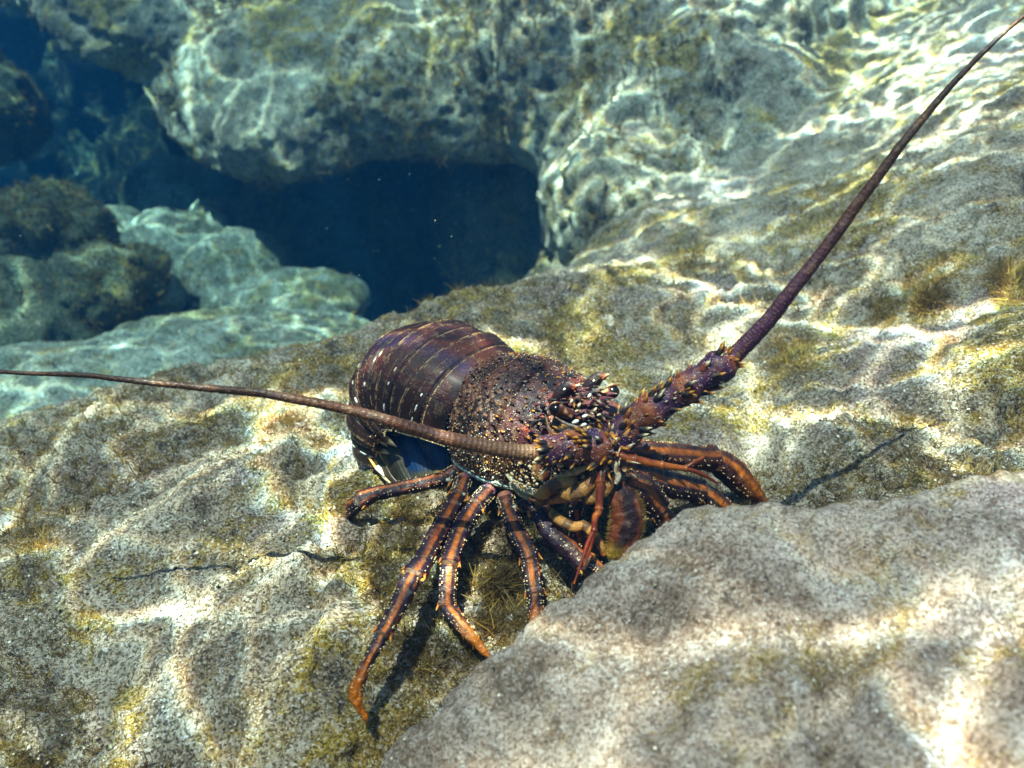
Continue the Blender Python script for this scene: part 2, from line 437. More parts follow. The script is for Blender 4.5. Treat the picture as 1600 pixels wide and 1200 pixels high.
# ------------------------------------------------------------------ the spiny lobster
FW = np.array([0.77, -0.638, 0.0]); FW /= np.linalg.norm(FW)
SD = np.array([-0.638, -0.77, 0.0]); SD /= np.linalg.norm(SD)     # towards its right flank (the one we see)
UP = np.array([0, 0, 1.0])
O = P(780, 560, .64) - UP * .085                                    # rear end of the carapace, on the belly line
def B(u, s, h): return O + FW * u + SD * s + UP * h
def lin(r, g, b):
    f = lambda c: (c / 255 / 12.92) if c / 255 <= .04045 else ((c / 255 + .055) / 1.055) ** 2.4
    return np.array([f(r), f(g), f(b)])
C_PURP = lin(62, 26, 66); C_DPURP = lin(30, 13, 34); C_ORNG = lin(220, 118, 0); C_RUST = lin(140, 52, 20); C_MAROON = lin(62, 24, 22)
C_CREAM = lin(226, 208, 170); C_BROWN = lin(96, 60, 40); C_DARK = lin(22, 14, 18); C_YEL = lin(200, 138, 40); C_OLIVE = lin(88, 76, 40)
C_PALE = lin(190, 196, 180); C_WHITE = lin(240, 238, 225); C_BLUE = lin(20, 44, 82)
def mixc(a, b, t):
    t = np.clip(t, 0, 1)[..., None]
    return a * (1 - t) + b * t
def sstep(a, b, x):
    t = np.clip((x - a) / (b - a), 0, 1); return t * t * (3 - 2 * t)

class Sculpt:
    """collects surfaces, spines and granules of one part with the pigment of every vertex"""
    def __init__(s): s.v, s.f, s.c, s.k = [], [], [], 0
    def add(s, v, f, c):
        v = np.asarray(v, float); c = np.asarray(c, float)
        if c.ndim == 1: c = np.tile(c, (len(v), 1))
        s.v.append(v); s.f.append(np.asarray(f) + s.k); s.c.append(c); s.k += len(v)
    def build(s, name, mat, parent=None):
        f3 = [x for x in s.f]
        f = np.vstack(f3)
        o = mesh_obj(name, np.vstack(s.v), f, mat, parent, cols=np.vstack(s.c))
        return o

def crom(pts, n):
    """smooth curve through points (rows may carry extra columns such as radii)"""
    p = np.asarray(pts, float); m = len(p)
    ext = np.vstack([2 * p[0] - p[1], p, 2 * p[-1] - p[-2]])
    L = np.linalg.norm(np.diff(p[:, :3], axis=0), axis=1); cum = np.concatenate([[0], np.cumsum(L)])
    t = np.linspace(0, cum[-1], n); k = np.clip(np.searchsorted(cum, t, 'right') - 1, 0, m - 2)
    u = ((t - cum[k]) / np.maximum(L[k], 1e-9))[:, None]
    p0, p1, p2, p3 = ext[k], ext[k + 1], ext[k + 2], ext[k + 3]
    q = .5 * ((2 * p1) + (-p0 + p2) * u + (2 * p0 - 5 * p1 + 4 * p2 - p3) * u ** 2 + (-p0 + 3 * p1 - 3 * p2 + p3) * u ** 3)
    return q, t / cum[-1]

def tube(sc, path, ra, rb, colf, ref=None, nseg=18, rough=0.0, seed=0, power=2.0, cap=True):
    """tapering limb; ra = half width across the side, rb = half width along ref; colf(t, ang, pts) -> pigment"""
    path = np.asarray(path); n = len(path)
    T = np.gradient(path, axis=0); T /= np.linalg.norm(T, axis=1, keepdims=True) + 1e-12
    ref = -AV * .75 + UP * .65 if ref is None else np.asarray(ref, float)
    e1 = ref - (T @ ref)[:, None] * T; e1 /= np.linalg.norm(e1, axis=1, keepdims=True) + 1e-12
    e2 = np.cross(T, e1)
    a = np.linspace(0, 2 * math.pi, nseg, endpoint=False)
    ca, sa = np.cos(a), np.sin(a)
    ex = 2.0 / power
    ca2, sa2 = np.sign(ca) * np.abs(ca) ** ex, np.sign(sa) * np.abs(sa) ** ex
    ra = np.broadcast_to(ra, n); rb = np.broadcast_to(rb, n)
    V = path[:, None] + e1[:, None] * (rb[:, None] * ca2)[..., None] + e2[:, None] * (ra[:, None] * sa2)[..., None]
    nr = e1[:, None] * ca[None, :, None] + e2[:, None] * sa[None, :, None]
    V = V.reshape(-1, 3); nr = nr.reshape(-1, 3)
    if rough: V = V + nr * (rough * fbm(V, 260, 3, seed))[:, None]
    tt = np.repeat(np.linspace(0, 1, n), nseg); aa = np.tile(np.where(a > math.pi, a - 2 * math.pi, a), n)
    c = colf(tt, aa, V)
    sc.add(V, grid_faces(n, nseg, True), c)
    if cap:
        for i, sg in ((0, -1), (n - 1, 1)):
            k0 = i * nseg
            cc = c[k0:k0 + nseg].mean(0)
            ring = V[k0:k0 + nseg]
            vv = np.vstack([ring, path[i] + (ring - path[i]) * .55 + T[i] * sg * ra[i] * .35, (path[i] + T[i] * sg * ra[i] * .45)[None]])
            ff = [[j, (j + 1) % nseg, nseg + (j + 1) % nseg, nseg + j] for j in range(nseg)] + [[nseg + j, nseg + (j + 1) % nseg, 2 * nseg, 2 * nseg] for j in range(nseg)]
            ff = ff[:nseg]
            sc.add(vv, ff, cc)
            tri = [[nseg + j, nseg + (j + 1) % nseg, 2 * nseg, nseg + j] for j in range(nseg)]
            # fan as degenerate-free quads: pair up neighbours
            quad = [[nseg + j, nseg + (j + 1) % nseg, nseg + (j + 2) % nseg, 2 * nseg] for j in range(0, nseg, 2)]
            sc.add(vv, quad, cc)
    return V, nr, T, e1, e2

def spine(sc, base, dirn, r, L, c0, c1, bend=None, nseg=8, n=6, tip=.45):
    dirn = np.asarray(dirn, float); dirn = dirn / np.linalg.norm(dirn)
    bend = FW * .5 if bend is None else bend
    t = np.linspace(0, 1, n)
    path = base - dirn * r * .5 + np.outer(t, dirn) * L + np.outer(t ** 2, bend) * L * .4
    rad = r * (1 - t) ** .85 + r * .04
    T = dirn; h = np.array([.3, .5, .8]); e1 = np.cross(T, h); e1 /= np.linalg.norm(e1); e2 = np.cross(T, e1)
    a = np.linspace(0, 2 * math.pi, nseg, endpoint=False)
    V = path[:, None] + rad[:, None, None] * (e1 * np.cos(a)[:, None] + e2 * np.sin(a)[:, None])[None]
    c = mixc(np.asarray(c0), np.asarray(c1), sstep(tip, tip + .25, np.repeat(t, nseg)))
    sc.add(V.reshape(-1, 3), grid_faces(n, nseg, True), c)

_ns, _nr = 10, 7
def _ball():
    ph = np.linspace(0, math.pi, _nr); th = np.linspace(0, 2 * math.pi, _ns, endpoint=False)
    Pp, Tt = np.meshgrid(ph, th, indexing='ij')
    return np.stack([np.sin(Pp) * np.cos(Tt), np.sin(Pp) * np.sin(Tt), np.cos(Pp)], -1).reshape(-1, 3), grid_faces(_nr, _ns, True)
BALL = _ball()
def _ball2(nr, ns):
    ph = np.linspace(0, math.pi, nr); th = np.linspace(0, 2 * math.pi, ns, endpoint=False)
    Pp, Tt = np.meshgrid(ph, th, indexing='ij')
    return np.stack([np.sin(Pp) * np.cos(Tt), np.sin(Pp) * np.sin(Tt), np.cos(Pp)], -1).reshape(-1, 3), grid_faces(nr, ns, True)
BALLH = _ball2(20, 28)
def frame(dirn, ref=UP):
    z_ = np.asarray(dirn, float); z_ = z_ / np.linalg.norm(z_)
    x_ = np.cross(ref, z_); 
    if np.linalg.norm(x_) < 1e-4: x_ = np.cross(AX, z_)
    x_ /= np.linalg.norm(x_); y_ = np.cross(z_, x_)
    return np.stack([x_, y_, z_])
def ball(sc, c, rad, col, dirn=UP, hi=False, colf=None, rough=0):
    v, f = BALLH if hi else BALL
    v = v * np.broadcast_to(rad, 3)
    w = v @ frame(dirn) + np.asarray(c)
    if rough: w = w + (w - c) * (rough * fbm(w, 300, 2, 5))[:, None]
    sc.add(w, f, colf(v, w) if colf else np.asarray(col))
_g, _gf = _ball2(4, 6)
def granules(sc, pts, nrm, r, col):
    """many tiny shell grains at once"""
    n = len(pts); r = np.broadcast_to(r, n)
    V = pts[:, None] + _g[None] * r[:, None, None]
    F = (_gf[None] + (np.arange(n) * len(_g))[:, None, None]).reshape(-1, 4)
    col = np.asarray(col)
    if col.ndim == 1: col = np.tile(col, (n, 1))
    sc.add(V.reshape(-1, 3), F, np.repeat(col, len(_g), axis=0))

def shell_material(name, rough=.54, bump=.0007, scale=620, speck=.5):
    t = NT(name)
    at = t.n('VertexColor', layer_name='pigment').outputs['Color']
    pos = t.n('NewGeometry').outputs['Position']
    n1 = t.noise(pos, scale, 3, .6); n2 = t.noise(pos, scale * .22, 3, .6)
    base = t.mix(t.math('MULTIPLY', t.map(n1, .58, .42), speck), at, t.mix(.72, at, (.012, .006, .008)))
    base = t.mix(t.math('MULTIPLY', t.map(n2, .56, .68), speck * .6), base, t.mix(.5, at, (.42, .28, .16)))
    t.set(t.b.inputs['Base Color'], base)
    t.b.inputs['Roughness'].default_value = rough
    t.b.inputs['Specular IOR Level'].default_value = .30
    t.b.inputs['Coat Weight'].default_value = .06
    t.b.inputs['Coat Roughness'].default_value = .18
    t.set(t.b.inputs['Normal'], t.bump(t.math('ADD', n1, t.math('MULTIPLY', n2, 2.0)), bump))
    return t.m
SHELL = shell_material('lobster_shell')
SMOOTHSHELL = shell_material('lobster_smooth_shell', .38, .00012, 300, .2)
EYE = shell_material('lobster_eye', .2, .00002, 900, .0)

def superring(w, h, n, pw_top=2.3, flat=.55):
    """cross-section of the carapace: arched above, flatter below; angle 0 is the top"""
    a = np.linspace(-math.pi, math.pi, n, endpoint=False)
    s = np.sin(a); c = np.cos(a)
    x = np.sign(s) * np.abs(s) ** (2 / pw_top); y = np.sign(c) * np.abs(c) ** (2 / pw_top)
    y = np.where(y < 0, y * flat, y)
    return a, x * w, y * h

def build_lobster():
    root = bpy.data.objects.new('spiny_lobster', None); COL.objects.link(root)
    loc = B(.03, 0, -.03); root.location = loc
    tag(root, 'purple brown spiny lobster with orange striped legs standing on the sunlit rock', 'lobster')
    body = Sculpt()
    # ---------------- carapace
    nu, nv = 240, 260
    u = np.linspace(0, 1, nu)
    uu = -.013 + .109 * u
    top = np.interp(u, [0, .12, .35, .6, .8, .92, 1], [.081, .086, .089, .086, .080, .070, .054])
    wid = np.interp(u, [0, .1, .3, .55, .75, .9, 1], [.050, .054, .057, .054, .047, .040, .030])
    mid = np.interp(u, [0, .5, 1], [.030, .030, .030])
    gro = np.exp(-((u - .50) / .022) ** 2)                       # cervical groove
    V = np.empty((nu, nv, 3)); A = None
    for i in range(nu):
        a, x, y = superring(wid[i], top[i] - mid[i], nv, 2.35, .75)
        uo = uu[i] + .010 * (1 - np.cos(np.clip(a, -2, 2))) * (u[i] - .3) * -.6      # edge swept
        g = 1 - .075 * gro[i] * (np.abs(a) < 2)
        V[i] = O + np.outer(uo, FW) + np.outer(x * g, SD) + np.outer(mid[i] + y * g, UP)
    A = a
    flat = V.reshape(-1, 3)
    du = np.gradient(V, axis=0); dv = np.gradient(V, axis=1)
    N = np.cross(du, dv); N /= np.linalg.norm(N, axis=2, keepdims=True) + 1e-12
    cen = B(.045, 0, .03)
    if np.sum(N[nu // 2, nv // 2] * (V[nu // 2, nv // 2] - cen)) < 0: N = -N
    Nf = N.reshape(-1, 3)
    n1 = fbm(flat, 60, 3, 3); n2 = fbm(flat, 340, 2, 7); n3 = fbm(flat, 520, 2, 8, .5, True)
    aa = np.tile(A, nu); ut = np.repeat(u, nv)
    flat = flat + Nf * (.0012 * n1 + .0007 * n3 * (np.abs(aa) < 2.0))[:, None]
    c = mixc(lin(40, 20, 22), lin(92, 52, 42), sstep(-.25, .35, n1))
    c = mixc(c, lin(172, 124, 94), sstep(.0, .4, n2) * sstep(.62, .3, ut) * sstep(.2, .9, np.abs(aa)) * .9)
    c = mixc(c, lin(70, 26, 44), sstep(.5, .7, ut) * .75 * sstep(-.3, .4, n1))
    c = mixc(c, lin(150, 58, 26), sstep(.55, .75, ut) * sstep(.15, .5, fbm(flat, 110, 2, 19)) * .8)
    c = mixc(c, lin(92, 74, 34), sstep(1.35, 1.75, np.abs(aa)) * .8)
    c = mixc(c, lin(150, 165, 150), sstep(1.92, 2.0, np.abs(aa)) * sstep(2.2, 2.1, np.abs(aa)))
    c = mixc(c, lin(170, 140, 96), sstep(2.15, 2.3, np.abs(aa)))
    c = mixc(c, C_DARK, sstep(.25, .45, fbm(flat, 210, 2, 29)) * (np.abs(aa) < 1.9) * .75)
    body.add(flat, grid_faces(nu, nv, True), c)
    # closing rear and front walls
    for i, col in ((0, C_MAROON), (nu - 1, lin(120, 84, 52))):
        k = i * nv; ring = flat[k:k + nv]; ce = ring.mean(0)
        body.add(np.vstack([ring, ce + (ring - ce) * .5, ce + (ring - ce) * .02]), grid_faces(3, nv, True), col)
    # granules and forward-pointing spines over the carapace
    Vg = flat.reshape(nu, nv, 3)
    ok = np.argwhere(np.abs(A) < 1.95)[:, 0]
    n = 6500
    ii = RNG.integers(2, nu - 4, n); jj = RNG.choice(ok, n)
    pts = Vg[ii, jj]; nn = N[ii, jj]
    keep = fbm(pts, 75, 2, 44) > -.5
    pts, nn, ii, jj = pts[keep], nn[keep], ii[keep], jj[keep]
    r = RNG.uniform(.00015, .00055, len(pts))  * (1 + .6 * (np.abs(A[jj]) > 1.3))
    pal = np.array([C_CREAM * .8, lin(160, 116, 84), lin(100, 60, 42), lin(30, 16, 18), C_WHITE * .8])
    granules(body, pts + nn * .0003, nn, r, pal[RNG.choice(5, len(pts), p=[.22, .20, .16, .37, .05])])
    n = 430
    tries = RNG.permutation(9000)
    placed = []
    for q in tries:
        i = int(RNG.integers(6, nu - 6)); j = int(RNG.choice(ok)); p = Vg[i, j]
        if abs(A[j]) > 1.75: continue
        if placed and np.min(np.linalg.norm(np.array(placed) - p, axis=1)) < .0052 * (1 + .25 * (u[i] > .5)): continue
        placed.append(p)
        big = RNG.uniform(.7, 1.15) * (1.0 + .9 * max(0, u[i] - .45))
        r_ = .0015 * big; L = .0034 * big
        dn = N[i, j] * 1.0 + FW * .75
        if RNG.random() < .75: spine(body, p, dn, r_, L, C_DARK, lin(70, 40, 26) if RNG.random() < .5 else lin(170, 120, 60), nseg=7, n=5, tip=.55)
        else: spine(body, p, dn, r_ * .9, L, lin(96, 46, 26), C_YEL * .8, nseg=7, n=5, tip=.35)
        if len(placed) > n: break
    # white setae tips fringe the groove and the rear rim
    for uf, nn_, rr in ((.015, 90, .0006), (.50, 60, .0004)):
        i = int(uf * nu)
        for j in np.linspace(0, nv - 1, nn_).astype(int):
            if abs(A[j]) > 1.9: continue
            ball(body, Vg[i, j] + N[i, j] * .0006, (rr, rr, rr * 1.9), C_CREAM if j % 3 else C_WHITE, FW)
    # pale rim beads along the lower edge
    for sgn in (1, -1):
        for k in range(46):
            i = int((.02 + .9 * k / 46) * nu); j = int(np.argmin(np.abs(A - sgn * 2.0)))
            ball(body, Vg[i, j] + N[i, j] * .0008, (.0011, .0011, .0017), mixc(C_PALE, lin(120, 150, 150), np.array(RNG.random())), FW)
        rim = np.array([Vg[int(f * (nu - 1)), int(np.argmin(np.abs(A - sgn * 2.05)))] for f in np.linspace(.0, .95, 24)])
        q, t = crom(rim, 60)
        tube(body, q + SD * sgn * .0006, .0018, .0018, lambda t, a_, v: mixc(lin(120, 140, 128), lin(196, 190, 160), .5 + .5 * fbm(v, 120, 2, 3)), nseg=8)

    # ---------------- abdomen: six overlapping arched segments curling down
    na = 150
    s = np.linspace(0, 1, na)
    Ltot = .245
    dl = Ltot / (na - 1)
    # heights: backward direction has a negative forward part; sin of the angle measured downward
    dn = np.interp(s, [0, .2, .42, .6, .8, 1], [-.16, -.10, .25, .72, .98, 1.12])
    dz = -np.sin(dn * math.pi / 2); dx = -np.cos(dn * math.pi / 2)
    tu = -.002 + np.concatenate([[0], np.cumsum(dx[:-1] * dl)])
    th = .080 + np.concatenate([[0], np.cumsum(dz[:-1] * dl)])
    nvv = 150
    half = np.interp(s, [0, .15, .5, .8, 1], [.053, .060, .066, .062, .052])
    deep = np.interp(s, [0, .2, .6, .8, 1], [.070, .080, .085, .070, .05])
    segs = 6; edges = np.linspace(0, .93, segs + 1)
    for k in range(segs):
        m = 110
        ss = np.linspace(edges[k], edges[k + 1] + .012, m)
        a = np.radians(np.linspace(-112, 112, nvv))
        tt = (ss - ss[0]) / (ss[-1] - ss[0])
        U_ = np.interp(ss, s, tu); H_ = np.interp(ss, s, th); HW = np.interp(ss, s, half); DP = np.interp(ss, s, deep)
        DX = np.interp(ss, s, dx); DZ = np.interp(ss, s, dz)
        lift = .0008 + .0042 * tt ** 1.3 - .0011 * np.exp(-((tt - .50) / .035) ** 2) - .002 * sstep(.95, 1., tt)     # each plate flares over the next
        V = np.empty((m, nvv, 3)); X = np.sin(a); Y = np.cos(a)
        X2 = np.sign(X) * np.abs(X) ** (2 / 2.25); Y2 = np.sign(Y) * np.abs(Y) ** (2 / 2.25)
        for i in range(m):
            # inward direction, perpendicular to the back line
            iu, ih = -DZ[i] * -1, DX[i] * 1
            iu, ih = -DZ[i], DX[i]
            w = HW[i] + lift[i] - .001; dp = DP[i]
            depth_in = (1 - Y2) * dp * .62 - lift[i] * np.clip(Y2, 0, 1)
            sweep = .010 * (np.abs(a) / 1.9) ** 2 * (tt[i] - .15)         # pleura tips sweep back
            pu = U_[i] + iu * depth_in + DX[i] * sweep; ph = H_[i] + ih * depth_in + DZ[i] * sweep
            V[i] = O + np.outer(pu, FW) + np.outer(X2 * w, SD) + np.outer(ph, UP)
        f = V.reshape(-1, 3); T2 = np.repeat(tt, nvv); A2 = np.tile(a, m)
        nz = fbm(f, 120, 3, 80 + k)
        c = mixc(lin(34, 8, 12), lin(60, 16, 15), sstep(-.3, .4, nz))
        c = mixc(c, lin(112, 52, 18), sstep(.42, .0, np.abs(A2 - .1)) * .45 * sstep(-.2, .3, fbm(f, 40, 2, 83)))
        c = mixc(c, lin(48, 30, 76), np.exp(-((A2 - .42) / .13) ** 2) * .45)
        c = mixc(c, lin(30, 20, 20), sstep(.9, 1.3, np.abs(A2)) * .6)
        # a fine groove with thin pale broken lines across each plate
        br = lambda o: sstep(-.02, .16, fbm(np.column_stack([A2 * .08, T2 * 0 + o, T2 * 0 + k]), 260, 2, 90 + k))
        for tc, wd, st in ((.94, .008, .75), (.90, .005, .5), (.44, .008, .7), (.70, .005, .3)):
            ln = np.exp(-((T2 - tc) / wd) ** 2) * br(tc) * st
            c = mixc(c, lin(222, 178, 120), ln)
        c = mixc(c, C_DARK * .5, sstep(.965, .985, T2) + np.exp(-((T2 - .51) / .018) ** 2) * .85)
        body.add(f, grid_faces(m, nvv), c)
        Vs = V; nrm_at = lambda i, j: (Vs[i, j] - (O + FW * (U_[i] - DZ[i] * .03) + UP * (H_[i] + DX[i] * .03)))
        # fine cream specks in rows and white drops on the flanks
        pts = []
        for q in range(420):
            j = int(np.clip(nvv / 2 + RNG.normal() * 44 + (30 if q % 2 else 0), 3, nvv - 4)); i = int(m * RNG.choice([.93, .90, .44, .42, .7, RNG.uniform(.05, .93), RNG.uniform(.05, .93)]))
            pts.append(Vs[i, j])
        granules(body, np.array(pts), None, RNG.uniform(.00012, .00042, len(pts)), lin(206, 166, 112))
        for sg in (1, -1):
            for dg, tf, L in ((40, .42, .0028), (56, .60, .0026), (67, .62, .0018), (77, .62, .0036), (89, .64, .0046), (100, .66, .0026)):
                j = int(np.argmin(np.abs(a - sg * math.radians(dg + RNG.uniform(-3, 3))))); i = int(tf * m)
                if RNG.random() < .2: continue
                p = Vs[i, j]; tng = Vs[i, min(j + 2, nvv - 1)] - Vs[i, j - 2]
                ball(body, p, (.0007 + .0003 * RNG.random(), .0008, L * RNG.uniform(.7, 1.2)), C_WHITE if dg > 60 else C_CREAM, tng)
            # tooth at the tip of each side plate
            jt = nvv - 2 if sg == 1 else 1
            p = Vs[m - 8, jt]; spine(body, p, (Vs[m - 8, jt] - Vs[m - 8, jt - 6 * sg]) + (Vs[m - 1, jt] - Vs[m - 6, jt]) * 2, .0042, .016, lin(60, 34, 26), C_CREAM, bend=-UP * .2, tip=.35)
            for q in range(1, m - 1, 3):
                ball(body, Vs[q, jt], (.0008, .0008, .0015), C_CREAM if q % 2 else lin(180, 140, 80), Vs[q + 1, jt] - Vs[q - 1, jt])
    # soft belly inside the curl
    path = [O + FW * (tu[i] - dz[i] * .048) + UP * (th[i] + dx[i] * .048) for i in range(0, int(na * .85), 6)]
    tube(body, np.array(path), .040, .014, lambda t, a_, v: np.tile(lin(40, 30, 30), (len(v), 1)), ref=UP, nseg=20)

    # ---------------- head: front plate, mouth region, horns, rostral spines
    head_u = .096
    ball(body, B(.094, 0, .052), (.030, .024, .022), None, FW, True, lambda v, w: mixc(lin(92, 46, 34), lin(60, 26, 46), .5 + .8 * fbm(w, 140, 2, 61)), .03)
    ball(body, B(.090, 0, .024), (.030, .022, .018), None, FW, True, lambda v, w: mixc(lin(120, 84, 48), lin(74, 36, 18), .5 + .9 * fbm(w, 120, 2, 62)), .04)
    # cheek plates: cream with rust blotches, layered
    for k in range(9):
        sg = 1 if k % 2 == 0 else -1; q = k // 2
        c0 = B(.098 - .006 * q, sg * (.008 + .008 * q), .016 - .003 * (q % 2) + .004 * q)
        ball(body, c0, (.0075, .0055, .014), None, FW * .7 + SD * sg * .9 - UP * .35, True, lambda v, w: mixc(lin(160, 122, 72), lin(104, 48, 20), sstep(-.2, .2, fbm(w, 150, 2, 70 + k))), .03)
    def P2(a, b, dd, r): return (*P(a, b, dd), r)
    # folded mouth-legs: banded cream
    def banded(t, a_, v): return mixc(mixc(lin(176, 128, 62), lin(140, 72, 20), sstep(-.1, .4, fbm(v, 140, 2, 9))), lin(48, 26, 26), sstep(.0, .5, np.sin(t * 13) + fbm(v, 150, 2, 33)) * .75)
    for pts in ([(846,785,.548,.0030),(850,770,.542,.0036),(868,757,.538,.0034),(900,752,.536,.0026)],
                [(862,800,.552,.0022),(876,814,.546,.0030),(896,823,.542,.0030),(912,820,.540,.0024)],
                [(908,818,.541,.0026),(924,830,.538,.0028),(936,848,.536,.0024),(944,868,.536,.0014)],
                [(930,742,.536,.0026),(918,758,.534,.0040),(898,770,.534,.0044),(876,772,.538,.0030)],
                [(957,745,.540,.0026),(945,760,.536,.0044),(930,775,.536,.0040),(912,782,.538,.0026)]):
        q, t = crom([P2(*x) for x in pts], 36)
        tube(body, q[:, :3], q[:, 3] * 1.25, q[:, 3], banded, rough=.0004, nseg=16)
    # the broad hairy mouth-leg paddle facing us
    q, t = crom([P2(948, 752, .548, .004), P2(972, 775, .542, .0085), P2(980, 810, .540, .0098), P2(970, 845, .540, .0090), P2(950, 868, .541, .004)], 60)
    tube(body, q[:, :3], q[:, 3] * 1.1, q[:, 3] * .55, lambda t, a_, v: mixc(mixc(lin(40, 14, 16), lin(120, 56, 16), sstep(.35, .75, np.abs(a_ + .25) + .5 * fbm(v, 120, 2, 71))), lin(150, 118, 30), sstep(.75, 1.0, t) + sstep(1.6, 2.4, np.abs(a_)) * .6), rough=.0016, nseg=30)
    for k in range(420):
        i = int(RNG.integers(14, 59)); sg = 1 if RNG.random() < .75 else -1
        tn = q[min(i + 1, 59), :3] - q[i - 1, :3]; side = np.cross(tn, AV); side /= np.linalg.norm(side)
        if side[0] < 0: side = -side
        b0 = q[i, :3] + side * sg * q[i, 3] * 1.02 - AV * RNG.uniform(-.003, .003)
        spine(body, b0, side * sg + tn / np.linalg.norm(tn) * RNG.uniform(0, 1.2) + RNG.normal(size=3) * .2, .00022, .0042 * RNG.uniform(.5, 1.1), lin(140, 104, 30), lin(196, 160, 60), bend=np.zeros(3), nseg=3, n=3)
    # dark orbit under the near eye with a cream rim, and pale ridges of the mouth frame
    ball(body, P(884, 662, .566), (.010, .008, .009), None, -AV, True, lambda v, w: mixc(lin(24, 14, 18), lin(84, 60, 44), sstep(-.2, .5, fbm(w, 160, 2, 88))), .05)
    def ridge(pts, r, col, sd=0):
        q, t = crom([P(*x) for x in pts], 40)
        tube(body, q, r * (.4 + .6 * np.sin(t * math.pi)), r * (.4 + .6 * np.sin(t * math.pi)), lambda t_, a_, v: mixc(col, lin(110, 66, 40), sstep(.15, .45, fbm(v, 150, 2, 90 + sd))), rough=.0004, nseg=12)
    for k, (pts, r, col) in enumerate((
        ([(852,648,.556),(860,672,.553),(880,686,.551),(904,692,.549),(928,690,.547)], .0011, lin(150, 120, 90)),
        ([(868,652,.549),(884,662,.547),(902,668,.546),(918,676,.545)], .0012, lin(150, 130, 120)),
        ([(792,742,.575),(812,760,.566),(838,770,.556),(862,768,.549)], .0028, lin(206, 196, 160)),
        ([(796,754,.577),(815,772,.568),(840,782,.558),(862,780,.550)], .0022, lin(170, 150, 110)),
        ([(838,772,.552),(852,762,.546),(872,752,.541),(896,746,.537)], .0030, lin(200, 160, 100)),
        ([(846,788,.552),(866,780,.545),(888,776,.540),(912,764,.536)], .0034, lin(170, 110, 50)),
        ([(862,750,.543),(884,742,.538),(908,734,.535),(926,724,.533)], .0026, lin(190, 150, 96)),
        ([(900,770,.537),(916,760,.534),(930,744,.533)], .0042, lin(150, 100, 50)),
        ([(950,700,.540),(957,718,.537),(966,742,.536),(962,756,.536)], .0026, lin(206, 190, 160)),
        )): ridge(pts, r, col, k)
    for k in range(150):
        x_, y_ = RNG.uniform(795, 935), RNG.uniform(722, 778)
        if y_ > 735 + (x_ - 795) * .35 + 22: continue
        spine(body, P(x_, y_, .560 - (x_ - 795) * .00019), -AV + FW * .8 + RNG.normal(size=3) * .3, RNG.uniform(.0006, .0014), RNG.uniform(.001, .004), [C_DARK, lin(120, 70, 34), C_CREAM][k % 3], C_CREAM if k % 2 else C_YEL, nseg=6, n=4)
    # horns above the eyes
    for base, tipp, r in (((868, 632, .590), (893, 600, .574), .0062), ((912, 622, .612), (939, 584, .600), .0062)):
        b, e = P(*base), P(*tipp); dr = e - b; L = np.linalg.norm(dr)
        q, t = crom([(*b, r), (*(b + dr * .45 + UP * .002), r * 1.08), (*(b + dr * .8 + UP * .0015 + FW * .001), r * .80), (*(e + FW * .004 - UP * .001), r * .30)], 30)
        tube(body, q[:, :3], q[:, 3] * .8, q[:, 3], lambda t, a_, v: mixc(mixc(C_DARK, lin(40, 18, 24), .5 + fbm(v, 200, 2, 4)), lin(120, 54, 24), sstep(.86, .98, t)), nseg=18)
        spine(body, q[-2, :3], dr + FW * L * .4, r * .40, .0055, lin(130, 60, 24), C_CREAM * .8, tip=.5)
        for k in range(3): ball(body, q[8 + 5 * k, :3] - AV * r * .75 + AX * (.001 - .0012 * k), (.0012, .0010, .0016), C_WHITE, dr)
    # small clutter of spines, tubercles and pale plates between the eyes
    for k in range(60):
        x, y = RNG.uniform(880, 950), RNG.uniform(618, 690)
        p = P(x, y + (x - 915) * -.15, .560 + RNG.uniform(-.004, .004) + .0002 * (950 - x) * .3)
        c0, c1 = [(C_DARK, C_YEL * .8), (lin(70, 28, 24), C_CREAM * .7), (lin(60, 22, 46), lin(150, 84, 36)), (C_DARK, lin(160, 120, 90))][int(RNG.integers(4))]
        spine(body, p, -AV + FW * .6 + RNG.normal(size=3) * .45, RNG.uniform(.0011, .0024), RNG.uniform(.003, .008), c0, c1)
    for k in range(120):     # crowd of dark forward spines behind and between the eyes
        x, y = RNG.uniform(820, 955), RNG.uniform(590, 665)
        if y < 628 - (x - 820) * .22 + (10 if x > 935 else 0): continue
        p = P(x, y, .600 - (x - 820) * .00016 - (y - 590) * .00035)
        big = RNG.random() < .3
        spine(body, p, UP * .5 - AV * .3 + FW * .8 + RNG.normal(size=3) * .25, .0022 if big else .0012, RNG.uniform(.006, .010) if big else RNG.uniform(.003, .006), C_DARK if k % 3 else lin(84, 34, 40), lin(130, 70, 30) if k % 2 else C_CREAM * .5, tip=.75)
    for x, y, rr in ((905, 633, 2), (893, 627, 1.8), (921, 618, 2.2), (914, 650, 2.5), (930, 640, 2), (899, 659, 3), (912, 664, 2.6), (920, 668, 2), (885, 678, 2.4), (936, 648, 1.8), (901, 642, 1.6)):
        ball(body, P(x, y, .556), (rr * .0005, rr * .0005, rr * .0009), C_WHITE if rr > 2 else C_CREAM, AX * (1 if y > 640 else .3) + AU * .4)

